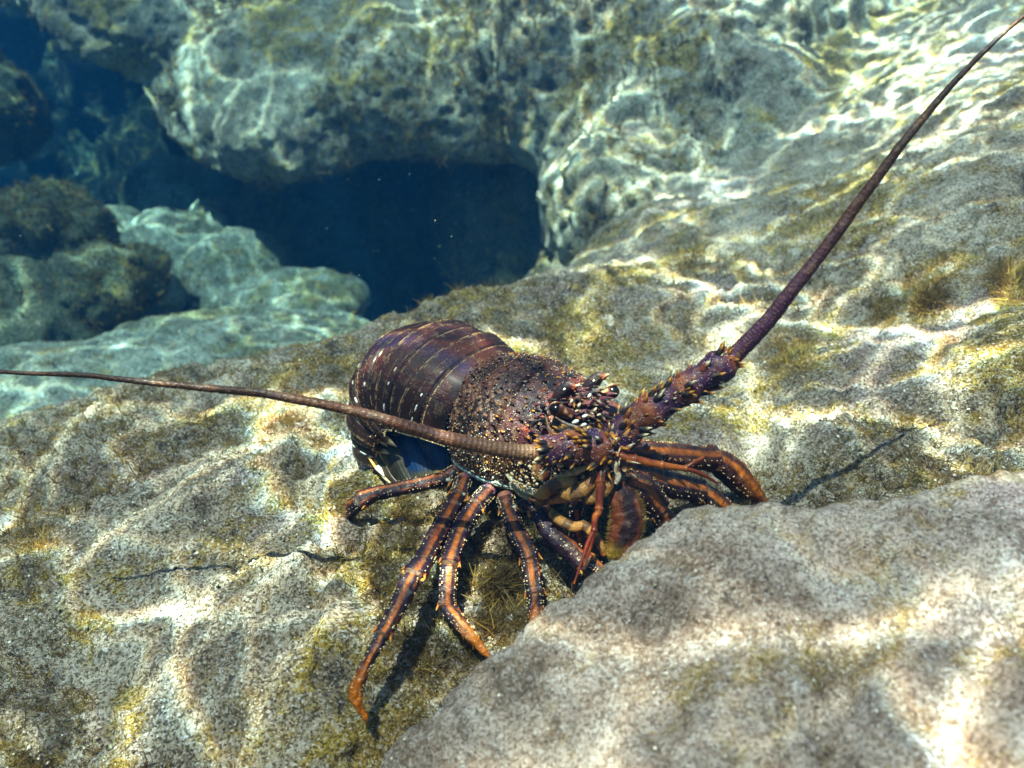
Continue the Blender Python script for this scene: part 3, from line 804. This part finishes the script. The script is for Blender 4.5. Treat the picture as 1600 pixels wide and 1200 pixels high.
    # ---------------- antenna bases (peduncles) belong to the body
    def ped(pts, seed, nsp, cs=(lin(54, 26, 62), lin(78, 36, 50), lin(116, 62, 30))):
        q, t = crom([P2(*x) for x in pts], 90); q[:, 3] *= .88 * (1 + .10 * np.cos((t - PJ[0]) * 2 * math.pi / (PJ[1] - PJ[0])))
        def cf(t, a_, v):
            nz = fbm(v, 130, 3, seed)
            c = mixc(cs[0], cs[1], sstep(-.2, .4, nz))
            c = mixc(c, cs[2], sstep(-.1, .3, fbm(v, 60, 2, seed + 2)) * .85)
            for tc in PJ: c = mixc(c, lin(140, 70, 24), .8 * np.exp(-((t - tc) / .035) ** 2))
            return mixc(c, lin(170, 140, 96), sstep(1.9, 2.6, np.abs(a_)) * .7)
        V_, nr_, T_, e1_, e2_ = tube(body, q[:, :3], q[:, 3], q[:, 3] * .95, cf, rough=.0008, seed=seed, nseg=40)
        for k in range(nsp):
            i = int(RNG.integers(4, 86)); a_ = RNG.uniform(-2.0, 2.0)
            dr = e1_[i] * math.cos(a_) + e2_[i] * math.sin(a_); p = q[i, :3] + dr * q[i, 3] * .95
            big = RNG.random() < .45
            spine(body, p, dr + T_[i] * .9, .0028 if big else .0011, .0080 if big else .003, C_DARK if RNG.random() < .7 else lin(110, 50, 30), C_YEL if RNG.random() < .6 else C_CREAM, bend=T_[i] * .6, tip=.55 if big else .3)
        i = RNG.integers(3, 88, 500); a_ = RNG.uniform(-2.2, 2.2, 500)
        dr = e1_[i] * np.cos(a_)[:, None] + e2_[i] * np.sin(a_)[:, None]
        granules(body, q[i, :3] + dr * (q[i, 3] * .98)[:, None], None, RNG.uniform(.0002, .0005, 500), lin(196, 176, 180))
        for tc in PJ:
            i = int(tc * 89)
            for a_ in RNG.uniform(-1.9, 1.9, 6):
                dr = e1_[i] * math.cos(a_) + e2_[i] * math.sin(a_)
                spine(body, q[i, :3] + dr * q[i, 3] * .95, dr + T_[i] * .7, .0019, RNG.uniform(.003, .007), lin(110, 54, 24), C_YEL, bend=T_[i] * .5, tip=.5)
        return q
    PJ = (.36, .62, .97)
    ped([(958, 700, .556, .0125), (985, 665, .556, .0140), (1020, 640, .553, .0128), (1055, 618, .550, .0120), (1090, 594, .547, .0115), (1125, 572, .545, .0122), (1150, 554, .543, .0074)], 5, 70)
    PJ = (.30, .62, .96)
    ped([(955, 712, .545, .011), (930, 700, .534, .0135), (905, 698, .528, .0130), (880, 700, .524, .0118), (858, 704, .522, .0118), (838, 707, .521, .0085)], 15, 60)
    # bright yellow and cream bristly knobs where the bases meet
    for k in range(46):
        p = P(RNG.uniform(915, 985), RNG.uniform(672, 742), .533 + RNG.uniform(-.004, .003))
        spine(body, p, RNG.normal(size=3) * .6 - AV * .4 + AX * RNG.uniform(-1, .4), RNG.uniform(.0009, .0020), RNG.uniform(.004, .009), lin(150, 92, 40), C_YEL if k % 2 else C_CREAM, tip=.3)

    # ---------------- walking legs
    def legcol(orange_side=0.0, tip=1.0, dark=C_DPURP, seed=0, o0=.10):
        def f(t, a_, v):
            nz = fbm(v, 160, 2, seed)
            c = mixc(dark, lin(44, 20, 34), sstep(-.1, .5, nz))
            w_ = a_ - orange_side + .10 * fbm(np.column_stack([t * .4, t * 0, t * 0 + seed]), 30, 2, seed)
            st = np.exp(-(np.abs(w_) / .15) ** 4) * (.5 + .4 * sstep(-.3, .25, nz)) + .45 * np.exp(-(np.abs(w_ + .85) / .16) ** 4) * sstep(-.1, .2, nz)
            c = mixc(c, C_DARK, np.exp(-((np.abs(w_) - .30) / .08) ** 2) * .85)
            c = mixc(c, mixc(lin(120, 54, 6), C_ORNG, np.clip(.15 + t * .9, 0, 1)), st)
            c = mixc(c, C_ORNG * .72, sstep(.70, .95, t) * tip * sstep(2.0, .9, np.abs(a_ - orange_side)))
            return mixc(c, lin(186, 150, 104), sstep(1.9, 2.6, np.abs(a_)) * .75)
        return f
    def leg(joints, cuts, seed, side=0.0, tipc=1.0, flat=1.0, dark=C_DPURP, dots=1.0):
        """joints: (px,py,depth,radius); cuts: index where a new article starts"""
        arr = [P2(*j) for j in joints]
        for n_, (i0, i1) in enumerate(zip(cuts[:-1], cuts[1:])):
            seg = np.array(arr[i0:i1 + 1]); m = 96
            q, t = crom(seg, m)
            rr = q[:, 3] * .77
            rr *= 1 - .16 * np.exp(-((t - 0) / .05) ** 2) * (n_ > 0) + .16 * np.exp(-((t - .96) / .07) ** 2) * (n_ < len(cuts) - 2) + .05 * np.sin(t * math.pi)
            last = n_ == len(cuts) - 2
            base_t = n_ / max(1, len(cuts) - 2) * .6
            cf0 = legcol(side, tipc, dark, seed + n_)
            cf = lambda t_, a_, v, b=base_t, L_=last: cf0(np.clip(b + t_ * (.45 if L_ else .12), 0, 1), a_, v)
            V_, nr_, T_, e1_, e2_ = tube(body, q[:, :3], rr, rr * flat, cf, rough=.0013, seed=seed, nseg=32, power=2.7)
            # rows of pale beads along the ridges
            for off in (-1.15, -.75, .62, 1.0):
                for k in range(int(18 * dots)):
                    i = int(RNG.uniform(3, m - 5)); a_ = side + off + RNG.uniform(-.07, .07)
                    if RNG.random() < .3 or (last and i > m * .7): continue
                    dr = e1_[i] * math.cos(a_) * flat + e2_[i] * math.sin(a_)
                    ball(body, q[i, :3] + dr * rr[i] * (1 + .15 * abs(math.sin(2 * a_))), RNG.uniform(.00025, .00055), mixc(C_CREAM, lin(206, 150, 70), np.array(RNG.random() * .8)), dr)
            if not last:   # joint collar: orange ring, two pale condyles and little teeth
                i = m - 2
                for x in (-1.5, 1.5):
                    ball(body, q[i, :3] + (e1_[i] * math.cos(x) + e2_[i] * math.sin(x)) * rr[i] * .95, rr[i] * .24, lin(206, 150, 76), T_[i])
                    spine(body, q[i - 3, :3] + (e1_[i] * math.cos(x * .8) + e2_[i] * math.sin(x * .8)) * rr[i], T_[i] + (e1_[i] * math.cos(x) + e2_[i] * math.sin(x)) * .5, .0014, .0055, lin(160, 84, 30), C_YEL, bend=np.zeros(3))
                # soft joint membrane showing pale between two articles
                ball(body, arr[i1][:3], rr[-1] * .70, lin(140, 130, 100), T_[-1], True)
            if n_ == 0:
                ball(body, arr[i0][:3] + AV * .004, rr[0] * 1.0, None, T_[0], True, lambda v, w: mixc(lin(96, 50, 84), lin(150, 96, 70), sstep(-.2, .4, fbm(w, 120, 2, 12))), .02)
                ball(body, q[-5, :3] + (e1_[3] * math.cos(-.8) + e2_[3] * math.sin(-.8)) * rr[3] * .8, rr[3] * .38, C_PALE, T_[0])
            if last:      # dark claw tip with bristles
                spine(body, q[-1, :3] - T_[-1] * rr[-1], T_[-1], rr[-1] * .8, rr[-1] * 4.2, C_ORNG * .8, lin(60, 24, 14), bend=np.zeros(3), tip=.5)
                for k in range(34):
                    i = int(RNG.uniform(m * .45, m - 1)); x = RNG.uniform(-3, 3)
                    dr = e1_[i] * math.cos(x) + e2_[i] * math.sin(x)
                    spine(body, q[i, :3] + dr * rr[i] * .95, dr + T_[i] * 1.6, .00022, .0030, lin(150, 90, 30), lin(190, 150, 80), bend=np.zeros(3), nseg=3, n=3)
    # its right legs, rear to front
    leg([(712,738,.640,.0075),(696,748,.636,.0072),(640,760,.628,.0066),(585,772,.622,.0070),(563,782,.620,.0078),(552,792,.626,.0074),(546,805,.640,.0045)], [0,1,4,6], 100, .2, .4)
    leg([(724,752,.628,.0085),(716,776,.615,.0080),(688,828,.570,.0086),(660,880,.525,.0082),(644,902,.510,.0078),(624,944,.497,.0074),(598,992,.485,.0058),(570,1045,.478,.0046),(556,1085,.476,.0042),(572,1124,.478,.0018)], [0,1,4,6,9], 110, -.1, 1.0)
    leg([(762,770,.615,.0085),(742,792,.602,.0082),(722,826,.575,.0086),(706,868,.545,.0080),(702,884,.538,.0074),(700,915,.532,.0072),(699,948,.526,.0064),(728,985,.512,.0054),(765,1027,.500,.0018)], [0,1,4,6,8], 120, -.1, 1.0)
    leg([(790,782,.596,.0090),(795,800,.588,.0080),(806,828,.572,.0082),(823,860,.556,.0078),(828,876,.552,.0078),(832,902,.545,.0076),(836,928,.540,.0072),(837,960,.534,.0062),(836,1002,.522,.0040)], [0,1,4,6,8], 130, .1, 1.0)
    leg([(832,782,.576,.0085),(842,800,.568,.0082),(862,832,.556,.0084),(900,868,.542,.0082),(918,882,.538,.0078),(934,892,.536,.0066),(946,915,.532,.0040)], [0,1,4,6], 140, -.5, .5)
    # its left legs, front to rear
    leg([(948,748,.562,.0090),(972,756,.558,.0120),(1000,764,.560,.0135),(1020,786,.564,.0118),(1028,796,.566,.0098),(1040,824,.570,.0092),(1042,852,.574,.0072),(1040,880,.580,.0030)], [0,1,4,7], 150, .1, .3, 1.0, lin(52, 20, 20))
    leg([(960,726,.576,.0100),(990,742,.582,.0118),(1040,756,.592,.0115),(1080,764,.600,.0104),(1092,768,.604,.0100),(1112,782,.610,.0110),(1140,806,.618,.0080),(1165,838,.628,.0040)], [0,1,4,7], 160, .1, .3, 1.0, lin(48, 24, 22), 1.5)
    leg([(970,706,.590,.0100),(1000,710,.598,.0125),(1050,714,.620,.0122),(1100,716,.642,.0112),(1114,716,.648,.0115),(1140,734,.655,.0135),(1168,762,.662,.0112),(1195,785,.668,.0040)], [0,1,4,7], 170, .1, .4, 1.0, lin(70, 28, 18), 1.8)
    leg([(935,745,.585,.0070),(900,790,.585,.0070),(905,850,.590,.0064),(912,880,.590,.0040)], [0,1,3], 180, .1, .3)   # folded foreleg in the shade under the head

    bo = body.build('body', SHELL, root)
    # ---------------- tail fan folded under
    def plate(pts_edge, dpt, colf, thick=.0012, seed=0, puff=.004):
        """a fan plate between two edges given as matching pixel rows"""
        L_, R_ = pts_edge; n = len(L_); m = 18
        l, _ = crom([P(x[0], x[1], x[2] + .018) for x in L_], 40); r_, _ = crom([P(x[0], x[1], x[2] + .018) for x in R_], 40)
        w = np.linspace(0, 1, m)
        V = l[:, None] * (1 - w)[None, :, None] + r_[:, None] * w[None, :, None]
        V = V - AV * (puff * np.sin(w * math.pi))[None, :, None]
        f = V.reshape(-1, 3); T2 = np.repeat(np.linspace(0, 1, 40), m); W2 = np.tile(w, 40)
        f = f - AV * (.0006 * np.sin(W2 * 40) * T2)[:, None]
        c = colf(T2, W2, f)
        back = f + AV * thick
        F = grid_faces(40, m); k = 40 * m
        tail.add(np.vstack([f, back]), np.vstack([F, F[:, ::-1] + k]), np.vstack([c, c]))
        edge = []
        idx = [i * m for i in range(40)] + [39 * m + j for j in range(m)] + [i * m + m - 1 for i in range(39, -1, -1)]
        for a_, b_ in zip(idx[:-1], idx[1:]): edge.append([a_, b_, b_ + k, a_ + k])
        tail.add(np.vstack([f, back]), edge, np.vstack([c, c]))
    tail = Sculpt()
    def blue(t, w, v):
        c = mixc(lin(12, 30, 70), lin(34, 78, 128), .4 + .6 * fbm(v, 60, 2, 5) + .3 * (w - .5))
        c = mixc(c, lin(90, 84, 48), sstep(.80, .92, t + .04 * np.sin(w * 60)))
        return mixc(c, lin(196, 186, 130), sstep(.08, .02, w))
    def dkol(t, w, v):
        c = mixc(lin(44, 40, 30), lin(66, 58, 40), .5 + fbm(v, 80, 2, 6))
        return mixc(c, lin(206, 156, 70), sstep(.12, .05, w) * sstep(.02, .05, w))
    plate([[(640,660,.668),(652,690,.664),(668,722,.660),(672,742,.658)], [(694,690,.655),(700,706,.652),(702,724,.650),(700,742,.648)]], .66, blue)
    plate([[(612,655,.674),(616,690,.670),(630,730,.664),(640,752,.660)], [(655,672,.666),(664,700,.662),(674,728,.657),(676,744,.655)]], .66, blue)
    plate([[(584,650,.684),(584,690,.679),(604,735,.671),(620,756,.667)], [(620,665,.672),(626,700,.667),(640,735,.661),(648,750,.658)]], .67, dkol)
    plate([[(566,668,.694),(572,705,.688),(590,738,.680),(606,755,.674)], [(598,655,.680),(600,695,.676),(616,735,.668),(628,752,.664)]], .68, dkol)
    for (a_, b_, dd) in ((577, 678, .690), (592, 732, .680)):
        dd += .016
        spine(tail, P(a_, b_, dd - .004), P(a_ + 12, b_ + (4 if b_ < 700 else 18), dd - .006) - P(a_, b_, dd), .0032, .011, C_WHITE, C_WHITE, bend=np.zeros(3))
    q, t = crom([P2(566, 676, .706, .0008), P2(573, 706, .702, .0011), P2(591, 736, .694, .0012), P2(612, 757, .686, .0008)], 40)
    tube(tail, q[:, :3], q[:, 3], q[:, 3], lambda t, a_, v: mixc(lin(214, 160, 70), C_CREAM, sstep(.75, .8, t)), nseg=8)
    tail.build('tail_fan', SMOOTHSHELL, root)

    # ---------------- eyes on short stalks
    for nm, (x, y, dd), look in (('eye', (869, 640, .553), -AV * .8 - AX * .5), ('eye', (957, 612, .575), AX * .9 - AV * .5)):
        e = Sculpt(); p = P(x, y, dd)
        inner_ = P(892, 648, dd + .004) if x < 900 else P(940, 618, dd + .004)
        q, t = crom([(*inner_, .0042), (*(inner_ * .5 + p * .5), .0044), (*p, .0052)], 16)
        tube(e, q[:, :3], q[:, 3], q[:, 3], lambda t, a_, v: mixc(lin(74, 34, 22), lin(180, 140, 100), sstep(.15, .4, fbm(v, 300, 2, 3))), nseg=16)
        ball(e, p, (.0051, .0048, .0050), None, look, True, lambda v, w: mixc(lin(16, 10, 10), lin(60, 30, 16), sstep(-.2, .6, -v[:, 2] / .0066)))
        arc = [p + (AU * math.sin(x_) + AX * math.cos(x_)) * .0050 - AV * .0024 * math.sin(x_) for x_ in np.linspace(.9, 2.5, 9)]
        qq, _ = crom(arc, 30); tube(e, qq, .0009 * np.sin(np.linspace(.3, 2.84, 30)) , .0009, lambda t, a_, v: mixc(lin(110, 60, 40), lin(170, 130, 96), sstep(.3, .6, t)), nseg=8)
        e.build(nm, EYE, root)

    # ---------------- long antennae
    def flag(pts, seed, label):
        an = Sculpt(); q, t = crom([P2(*x) for x in pts], 700); q[:, 3] *= .76 if seed == 1 else .80
        q[:, :3] += (.0009 * np.stack([fbm(np.column_stack([t * 9, t * 0 + k_, t * 0 + seed]), 1, 3, 5) for k_ in range(3)], 1)) * sstep(0, .1, t)[:, None]
        def cf(t, a_, v):
            rings = .5 + .5 * np.sin(t ** .8 * 560)
            c = mixc(lin(94, 56, 34), lin(60, 32, 26), rings * (.35 if seed == 1 else .6))
            if seed == 1: c = mixc(c, lin(64, 34, 34), .5 + .5 * fbm(v, 90, 2, 77))
            c = mixc(c, mixc(lin(60, 28, 66), lin(96, 50, 62), rings * .6), sstep(.50, .08, t) * (.95 * (.6 + .4 * sstep(2.6, .6, np.abs(a_ - .6))) if seed == 1 else .25 * sstep(1.6, -.3, np.abs(a_))))
            c = mixc(c, lin(52, 36, 24), sstep(.30 if seed == 1 else .12, .65, t) * .8)
            if seed == 2: c = mixc(c, mixc(lin(160, 122, 84), lin(110, 70, 50), rings), sstep(.22, .02, t) * .8)
            return mixc(c, lin(150, 112, 76), sstep(1.4, 2.2, np.abs(a_)) * .5 * (1 - t))
        rr = q[:, 3] * (1 + (.012 if seed == 1 else .035) * np.sin(t ** .8 * 560))
        V_, nr_, T_, e1_, e2_ = tube(an, q[:, :3], rr, rr, cf, nseg=16, rough=.0002)
        for k in range(700):
            tt_ = RNG.random() ** 1.6; i = int(2 + tt_ * 680); x = RNG.choice([-1.7, 1.7, .5, -.5, 2.6]) + RNG.normal() * .15
            dr = e1_[i] * math.cos(x) + e2_[i] * math.sin(x)
            spine(an, q[i, :3] + dr * rr[i] * .9, dr * .7 + T_[i], rr[i] * .10 + .0001, rr[i] * .28 + .0005, lin(120, 72, 40), lin(190, 150, 96), bend=np.zeros(3), nseg=4, n=3)
        o = an.build('antenna', SHELL, root); tag(o, label)
    flag([(1138,565,.544,.0080),(1165,538,.540,.0075),(1200,500,.535,.0069),(1262,425,.526,.0058),(1330,332,.518,.0049),(1400,238,.510,.0039),(1470,150,.503,.0029),(1530,86,.497,.0022),(1600,24,.491,.0015),(1660,-22,.487,.0010)], 1, 'long antenna reaching up over the rock, purple near its base')
    flag([(850,708,.520,.0068),(815,706,.519,.0066),(770,700,.517,.0062),(700,684,.514,.0057),(620,661,.510,.0049),(540,640,.507,.0042),(420,617,.503,.0035),(300,603,.500,.0029),(160,590,.498,.0022),(0,580,.496,.0016),(-90,575,.495,.0012)], 2, 'long ringed brown antenna stretched sideways across the shell')
    # ---------------- thin red antennules, forked at the end
    def antennule(stem_, forks, label):
        an = Sculpt()
        for pts in [stem_] + forks:
            q, t = crom([P2(*x) for x in pts], 90)
            joints = 1 + .35 * sum(np.exp(-((t - c_) / .018) ** 2) for c_ in ((.30, .66, .99) if pts is stem_ else ()))
            tube(an, q[:, :3], q[:, 3] * joints, q[:, 3] * joints, lambda t, a_, v: mixc(lin(104, 38, 16), lin(164, 84, 28), sstep(-.1, .4, fbm(v, 90, 2, 8))) , nseg=14)
            for k in (27, 59):
                if pts is stem_: ball(an, q[k, :3] - AV * q[k, 3] * .9, .0007, C_CREAM)
        o = an.build('antennule', SMOOTHSHELL, root); tag(o, label)
    antennule([(958,706,.535,.0024),(975,714,.533,.0030),(1005,721,.533,.0029),(1035,727,.534,.0024),(1062,731,.536,.0020),(1072,732,.537,.0019)],
              [[(1070,732,.537,.0015),(1085,722,.538,.0014),(1098,715,.540,.0009),(1104,712,.541,.0005)], [(1070,732,.537,.0015),(1088,737,.537,.0015),(1105,745,.537,.0012),(1122,756,.538,.0008)]], 'red orange antennule pointing sideways with a forked end')
    antennule([(944,722,.534,.0026),(939,745,.530,.0028),(937,775,.527,.0026),(935,800,.525,.0024),(930,808,.524,.0022),(928,830,.522,.0018)],
              [[(928,828,.522,.0015),(918,850,.520,.0014),(908,880,.518,.0010),(897,912,.516,.0006)], [(928,828,.522,.0015),(922,856,.521,.0012),(912,884,.520,.0008)]], 'red orange antennule hanging down in front of the mouth')
    return root
def settle_origin(root):
    """children were modelled in place; keep them there under the root's base point"""
    for o in list(COL.objects):
        if o.parent is root: o.matrix_parent_inverse = root.matrix_world.inverted()
LOB = build_lobster()
bpy.context.view_layer.update()
settle_origin(LOB)

# ------------------------------------------------------------------ turf algae and drifting specks
def project(v):
    q = v - CAM; dd = q @ AV
    return 800 + FPX * (q @ AX) / dd, 600 - FPX * (q @ AU) / dd, dd
def turf_material(name, a, b):
    t = NT(name)
    at = t.n('VertexColor', layer_name='pigment').outputs['Color']
    t.set(t.b.inputs['Base Color'], at); t.b.inputs['Roughness'].default_value = .7
    t.b.inputs['Specular IOR Level'].default_value = .2
    t.b.inputs['Subsurface Weight'].default_value = 0.0
    tr = t.n('BsdfTranslucent'); t.t.links.new(at, tr.inputs['Color'])
    mx = t.n('MixShader'); mx.inputs[0].default_value = .35
    t.t.links.new(t.b.outputs[0], mx.inputs[1]); t.t.links.new(tr.outputs[0], mx.inputs[2]); t.t.links.new(mx.outputs[0], t.out.inputs['Surface'])
    return t.m
TURF = turf_material('turf_algae', 0, 0)
def blades(base, up, length, width, cols, spread=.9, curl=1.0):
    """many short curved filaments: base (n,3), up (n,3)"""
    n = len(base)
    dr = up + RNG.normal(size=(n, 3)) * spread; dr /= np.linalg.norm(dr, axis=1, keepdims=True)
    side = np.cross(dr, RNG.normal(size=(n, 3))); side /= np.linalg.norm(side, axis=1, keepdims=True)
    bend = RNG.normal(size=(n, 3)) * curl
    V = []
    for k, t in enumerate((0, .45, .8, 1.0)):
        c = base + dr * (length * t)[:, None] + bend * (length * t * t * .5)[:, None]
        w = (width * (1 - t * .75))[:, None] * side
        V += [c - w, c + w]
    V = np.stack(V, 1).reshape(-1, 3)
    o = (np.arange(n) * 8)[:, None]
    F = np.vstack([o + np.array([0, 1, 3, 2]), o + np.array([2, 3, 5, 4]), o + np.array([4, 5, 7, 6])])
    return V, F, np.repeat(cols, 8, axis=0)
PALS = np.array([lin(112, 92, 44), lin(140, 114, 54), lin(84, 70, 40), lin(166, 138, 66), lin(98, 72, 42), lin(124, 112, 74)])
def turf_on(verts, nrm, mask_scale, thr, n, seed, lo, hi, wid, per=7, maxd=3.2):
    px, py, dd = project(verts)
    ok = np.argwhere((px > -80) & (px < 1680) & (py > -60) & (py < 1260) & (dd < maxd) & (dd > .2))[:, 0]
    m = fbm(verts[ok], mask_scale, 4, seed)
    ok = ok[m > thr]
    w = dd[ok] ** 0.0
    pick = ok[RNG.integers(0, len(ok), n)]
    b = np.repeat(verts[pick], per, axis=0); u = np.repeat(nrm[pick], per, axis=0)
    L = np.repeat(RNG.uniform(lo, hi, n) , per) * RNG.uniform(.6, 1.1, n * per)
    b = b + RNG.normal(size=b.shape) * .0016
    col = np.repeat(PALS[RNG.integers(0, len(PALS), n)], per, axis=0) * RNG.uniform(.6, 1.15, (n * per, 1))
    return blades(b, u, L, L * wid, col)
def obj_arrays(o):
    me = o.data; n = len(me.vertices)
    v = np.empty(n * 3); me.vertices.foreach_get('co', v); nr = np.empty(n * 3); me.vertices.foreach_get('normal', nr)
    return v.reshape(-1, 3), nr.reshape(-1, 3)
def merge(parts):
    V, F, C, k = [], [], [], 0
    for v, f, c in parts:
        V.append(v); F.append(f + k); C.append(c); k += len(v)
    return np.vstack(V), np.vstack(F), np.vstack(C)
def build_turf():
    slab = bpy.data.objects['seabed_slab']; sv, sn = obj_arrays(slab)
    sn = np.where(sn[:, 2:] < 0, -sn, sn)
    bl = bpy.data.objects['boulder']; bv, bn = obj_arrays(bl)
    parts = [turf_on(sv, sn, 5.5, .06, 12000, 301, .002, .006, .06, 7, 1.0),
             turf_on(sv, sn, 4.0, .04, 12000, 305, .004, .012, .05, 8, 2.6),
             turf_on(bv, bn, 3.0, .04, 7000, 311, .010, .026, .07, 7, 3.2)]
    for ro in [o for o in COL.objects if o.name.startswith('rock') and 'cave' not in o['label'] and 'cliff' not in o['label']]:
        rv, rn = obj_arrays(ro)
        dark = any(w in ro['label'] for w in ('dark', 'shadowy'))
        px_, py_, _ = project(rv)
        if ((px_ > -80) & (px_ < 1680) & (py_ > -60)).sum() > 50: parts.append(turf_on(rv, rn, 4.0, -.05 if dark else .05, 3600 if dark else 900, 321, .005, .014, .09, 7, 3.6))
    nb = bpy.data.objects['boulder.001']; nv_, nn_ = obj_arrays(nb)
    parts.append(turf_on(nv_, nn_, 9.0, .12, 5000, 331, .0015, .004, .07, 6, 1.0))
    V, F, C = merge(parts)
    o = mesh_obj('turf_algae', V, F, TURF, cols=C); tag(o, 'short olive turf algae growing in ragged patches over the rocks', 'algae', kind='stuff')
    # larger single tufts that can be told apart
    px, py, dd = project(sv)
    def tuft(x, y, rpx, n, L, label, bright=1.0, maxd=9):
        dpx = (px - x) ** 2 + (py - y) ** 2
        near = np.argwhere((dpx < rpx ** 2) & (dd < maxd))[:, 0]
        if len(near) == 0: return
        n = int(n * 2.8); pick = near[RNG.integers(0, len(near), n)]
        b = sv[pick] + RNG.normal(size=(n, 3)) * .0015
        fall = 1.15 - np.sqrt(dpx[pick]) / rpx
        ln = L * .45 * RNG.uniform(.4, 1.1, n) * fall
        col = PALS[RNG.integers(0, len(PALS), n)] * RNG.uniform(.7, 1.3, (n, 1)) * bright
        v, f, c = blades(b, sn[pick] * 1.2, ln, ln * .03 + .00015, col, .95, 1.3)
        c0 = sv[near].mean(0); 
        ob = mesh_obj('algae_tuft', v - c0, f, TURF, cols=c); ob.location = c0
        tag(ob, label, 'algae tuft', 'bushy algae tufts on the slab')
    tuft(1235, 552, 46, 1500, .026, 'yellow green algae tuft just beside the purple base of the raised antenna', 1.35)
    tuft(1450, 470, 50, 1300, .034, 'olive algae tuft right of the raised antenna, below the bare sunlit rock', 1.0)
    tuft(1385, 490, 30, 700, .026, 'small golden algae tuft next to the larger olive tuft on the right', 1.4)
    tuft(870, 548, 40, 900, .020, 'dark olive algae tuft directly behind the lobster shell', .8)
    tuft(1085, 395, 50, 1300, .030, 'bushy algae tuft on the rock crest right of the cave', .9)
    tuft(785, 915, 42, 1500, .024, 'dark brown algae tuft in the shade between two walking legs', .65)
    tuft(1580, 440, 44, 1000, .036, 'golden algae tuft at the right edge of the rock slab', 1.4)
    tuft(60, 850, 46, 900, .018, 'yellowish algae tuft at the left edge in front of the crest', 1.4)
build_turf()
def build_grit():
    """sand grains and shell bits lying on the rock"""
    sc = Sculpt()
    g = np.array([[1,0,0],[0,1,0],[-1,0,0],[0,-1,0],[0,0,1],[0,0,-1]], float)
    gf = np.array([[0,1,4,4],[1,2,4,4],[2,3,4,4],[3,0,4,4],[1,0,5,5],[2,1,5,5],[3,2,5,5],[0,3,5,5]])
    V, F, C, k = [], [], [], 0
    pal = np.array([lin(226, 220, 200), lin(190, 176, 150), lin(120, 108, 86), lin(60, 52, 42), lin(206, 180, 170), lin(150, 150, 120)])
    for nm, n, maxd, lo, hi in (('seabed_slab', 26000, 2.4, .0005, .0019), ('boulder.001', 9000, .8, .0003, .0011)):
        v, nr = obj_arrays(bpy.data.objects[nm]); px, py, dd = project(v)
        ok = np.argwhere((px > -60) & (px < 1660) & (py > -40) & (py < 1240) & (dd < maxd) & (dd > .2))[:, 0]
        ok = ok[fbm(v[ok], 7, 3, 401) > -.15]
        p = v[ok[RNG.integers(0, len(ok), n)]] + RNG.normal(size=(n, 3)) * .001
        r = (lo + (hi - lo) * RNG.random(n) ** 4)[:, None, None] * RNG.uniform(.5, 1.3, (n, 1, 3))
        q = g[None] * r
        a = RNG.uniform(0, 6.28, n); ca, sa = np.cos(a), np.sin(a)
        q = np.stack([q[..., 0] * ca[:, None] - q[..., 2] * sa[:, None], q[..., 1], q[..., 0] * sa[:, None] + q[..., 2] * ca[:, None]], -1)
        b = RNG.uniform(0, 6.28, n); cb, sb = np.cos(b), np.sin(b)
        q = np.stack([q[..., 0] * cb[:, None] - q[..., 1] * sb[:, None], q[..., 0] * sb[:, None] + q[..., 1] * cb[:, None], q[..., 2]], -1)
        V.append((p[:, None] + q).reshape(-1, 3)); F.append((gf[None] + (np.arange(n) * 6)[:, None, None]).reshape(-1, 4) + k); k += n * 6
        C.append(np.repeat(pal[RNG.choice(6, n, p=[.22, .2, .2, .2, .08, .1])] * RNG.uniform(.7, 1.1, (n, 1)), 6, axis=0))
    F = np.vstack(F)[:, :3]
    o = mesh_obj('sand_grains', np.vstack(V), F, GRIT, cols=np.vstack(C), smooth=False); tag(o, 'coarse sand grains and shell bits scattered over the rock', 'sand', kind='stuff')
def grit_material():
    t = NT('sand_grain'); at = t.n('VertexColor', layer_name='pigment').outputs['Color']
    t.set(t.b.inputs['Base Color'], at); t.b.inputs['Roughness'].default_value = .8; return t.m
GRIT = grit_material()
build_grit()
def build_specks():
    sc = Sculpt(); n = 420
    p = np.array([P(RNG.uniform(-50, 1650), RNG.uniform(0, 1200), 0.7 + 1.6 * RNG.random() ** .7) for _ in range(n)])
    px, py, dd = project(p); extra = np.array([P(RNG.uniform(480, 860), RNG.uniform(260, 470), RNG.uniform(.75, 1.5)) for _ in range(70)])
    p = np.vstack([p[p[:, 2] > f_slab(p[:, :2]) + .05], extra])
    granules(sc, p, None, RNG.uniform(.00012, .00050, len(p)), lin(235, 232, 215))
    o = sc.build('floating_specks', TURF); tag(o, 'tiny pale particles drifting in the water', 'particles', kind='stuff')
build_specks()
# ------------------------------------------------------------------ haze: the water itself
def build_haze():
    t = NT('sea_water_haze'); t.t.nodes.remove(t.b)
    pv = t.n('VolumePrincipled')
    pv.inputs['Color'].default_value = HZ_COL
    pv.inputs['Absorption Color'].default_value = HZ_ABS
    pv.inputs['Density'].default_value = HZ_D
    pv.inputs['Anisotropy'].default_value = .2
    t.t.links.new(pv.outputs[0], t.out.inputs['Volume'])
    x0, x1, y0, y1, z0, z1 = -9, 9, -3, 11, -2.4, 1.2
    v = [(x, y, zz) for x in (x0, x1) for y in (y0, y1) for zz in (z0, z1)]
    f = [(0,1,3,2),(4,6,7,5),(0,4,5,1),(2,3,7,6),(0,2,6,4),(1,5,7,3)]
    o = mesh_obj('haze', v, f, t.m, smooth=False)
    tag(o, kind='stuff')
HZ_COL, HZ_ABS, HZ_D = (.004, .030, .085, 1), (.16, .73, .80, 1), .42
build_haze()
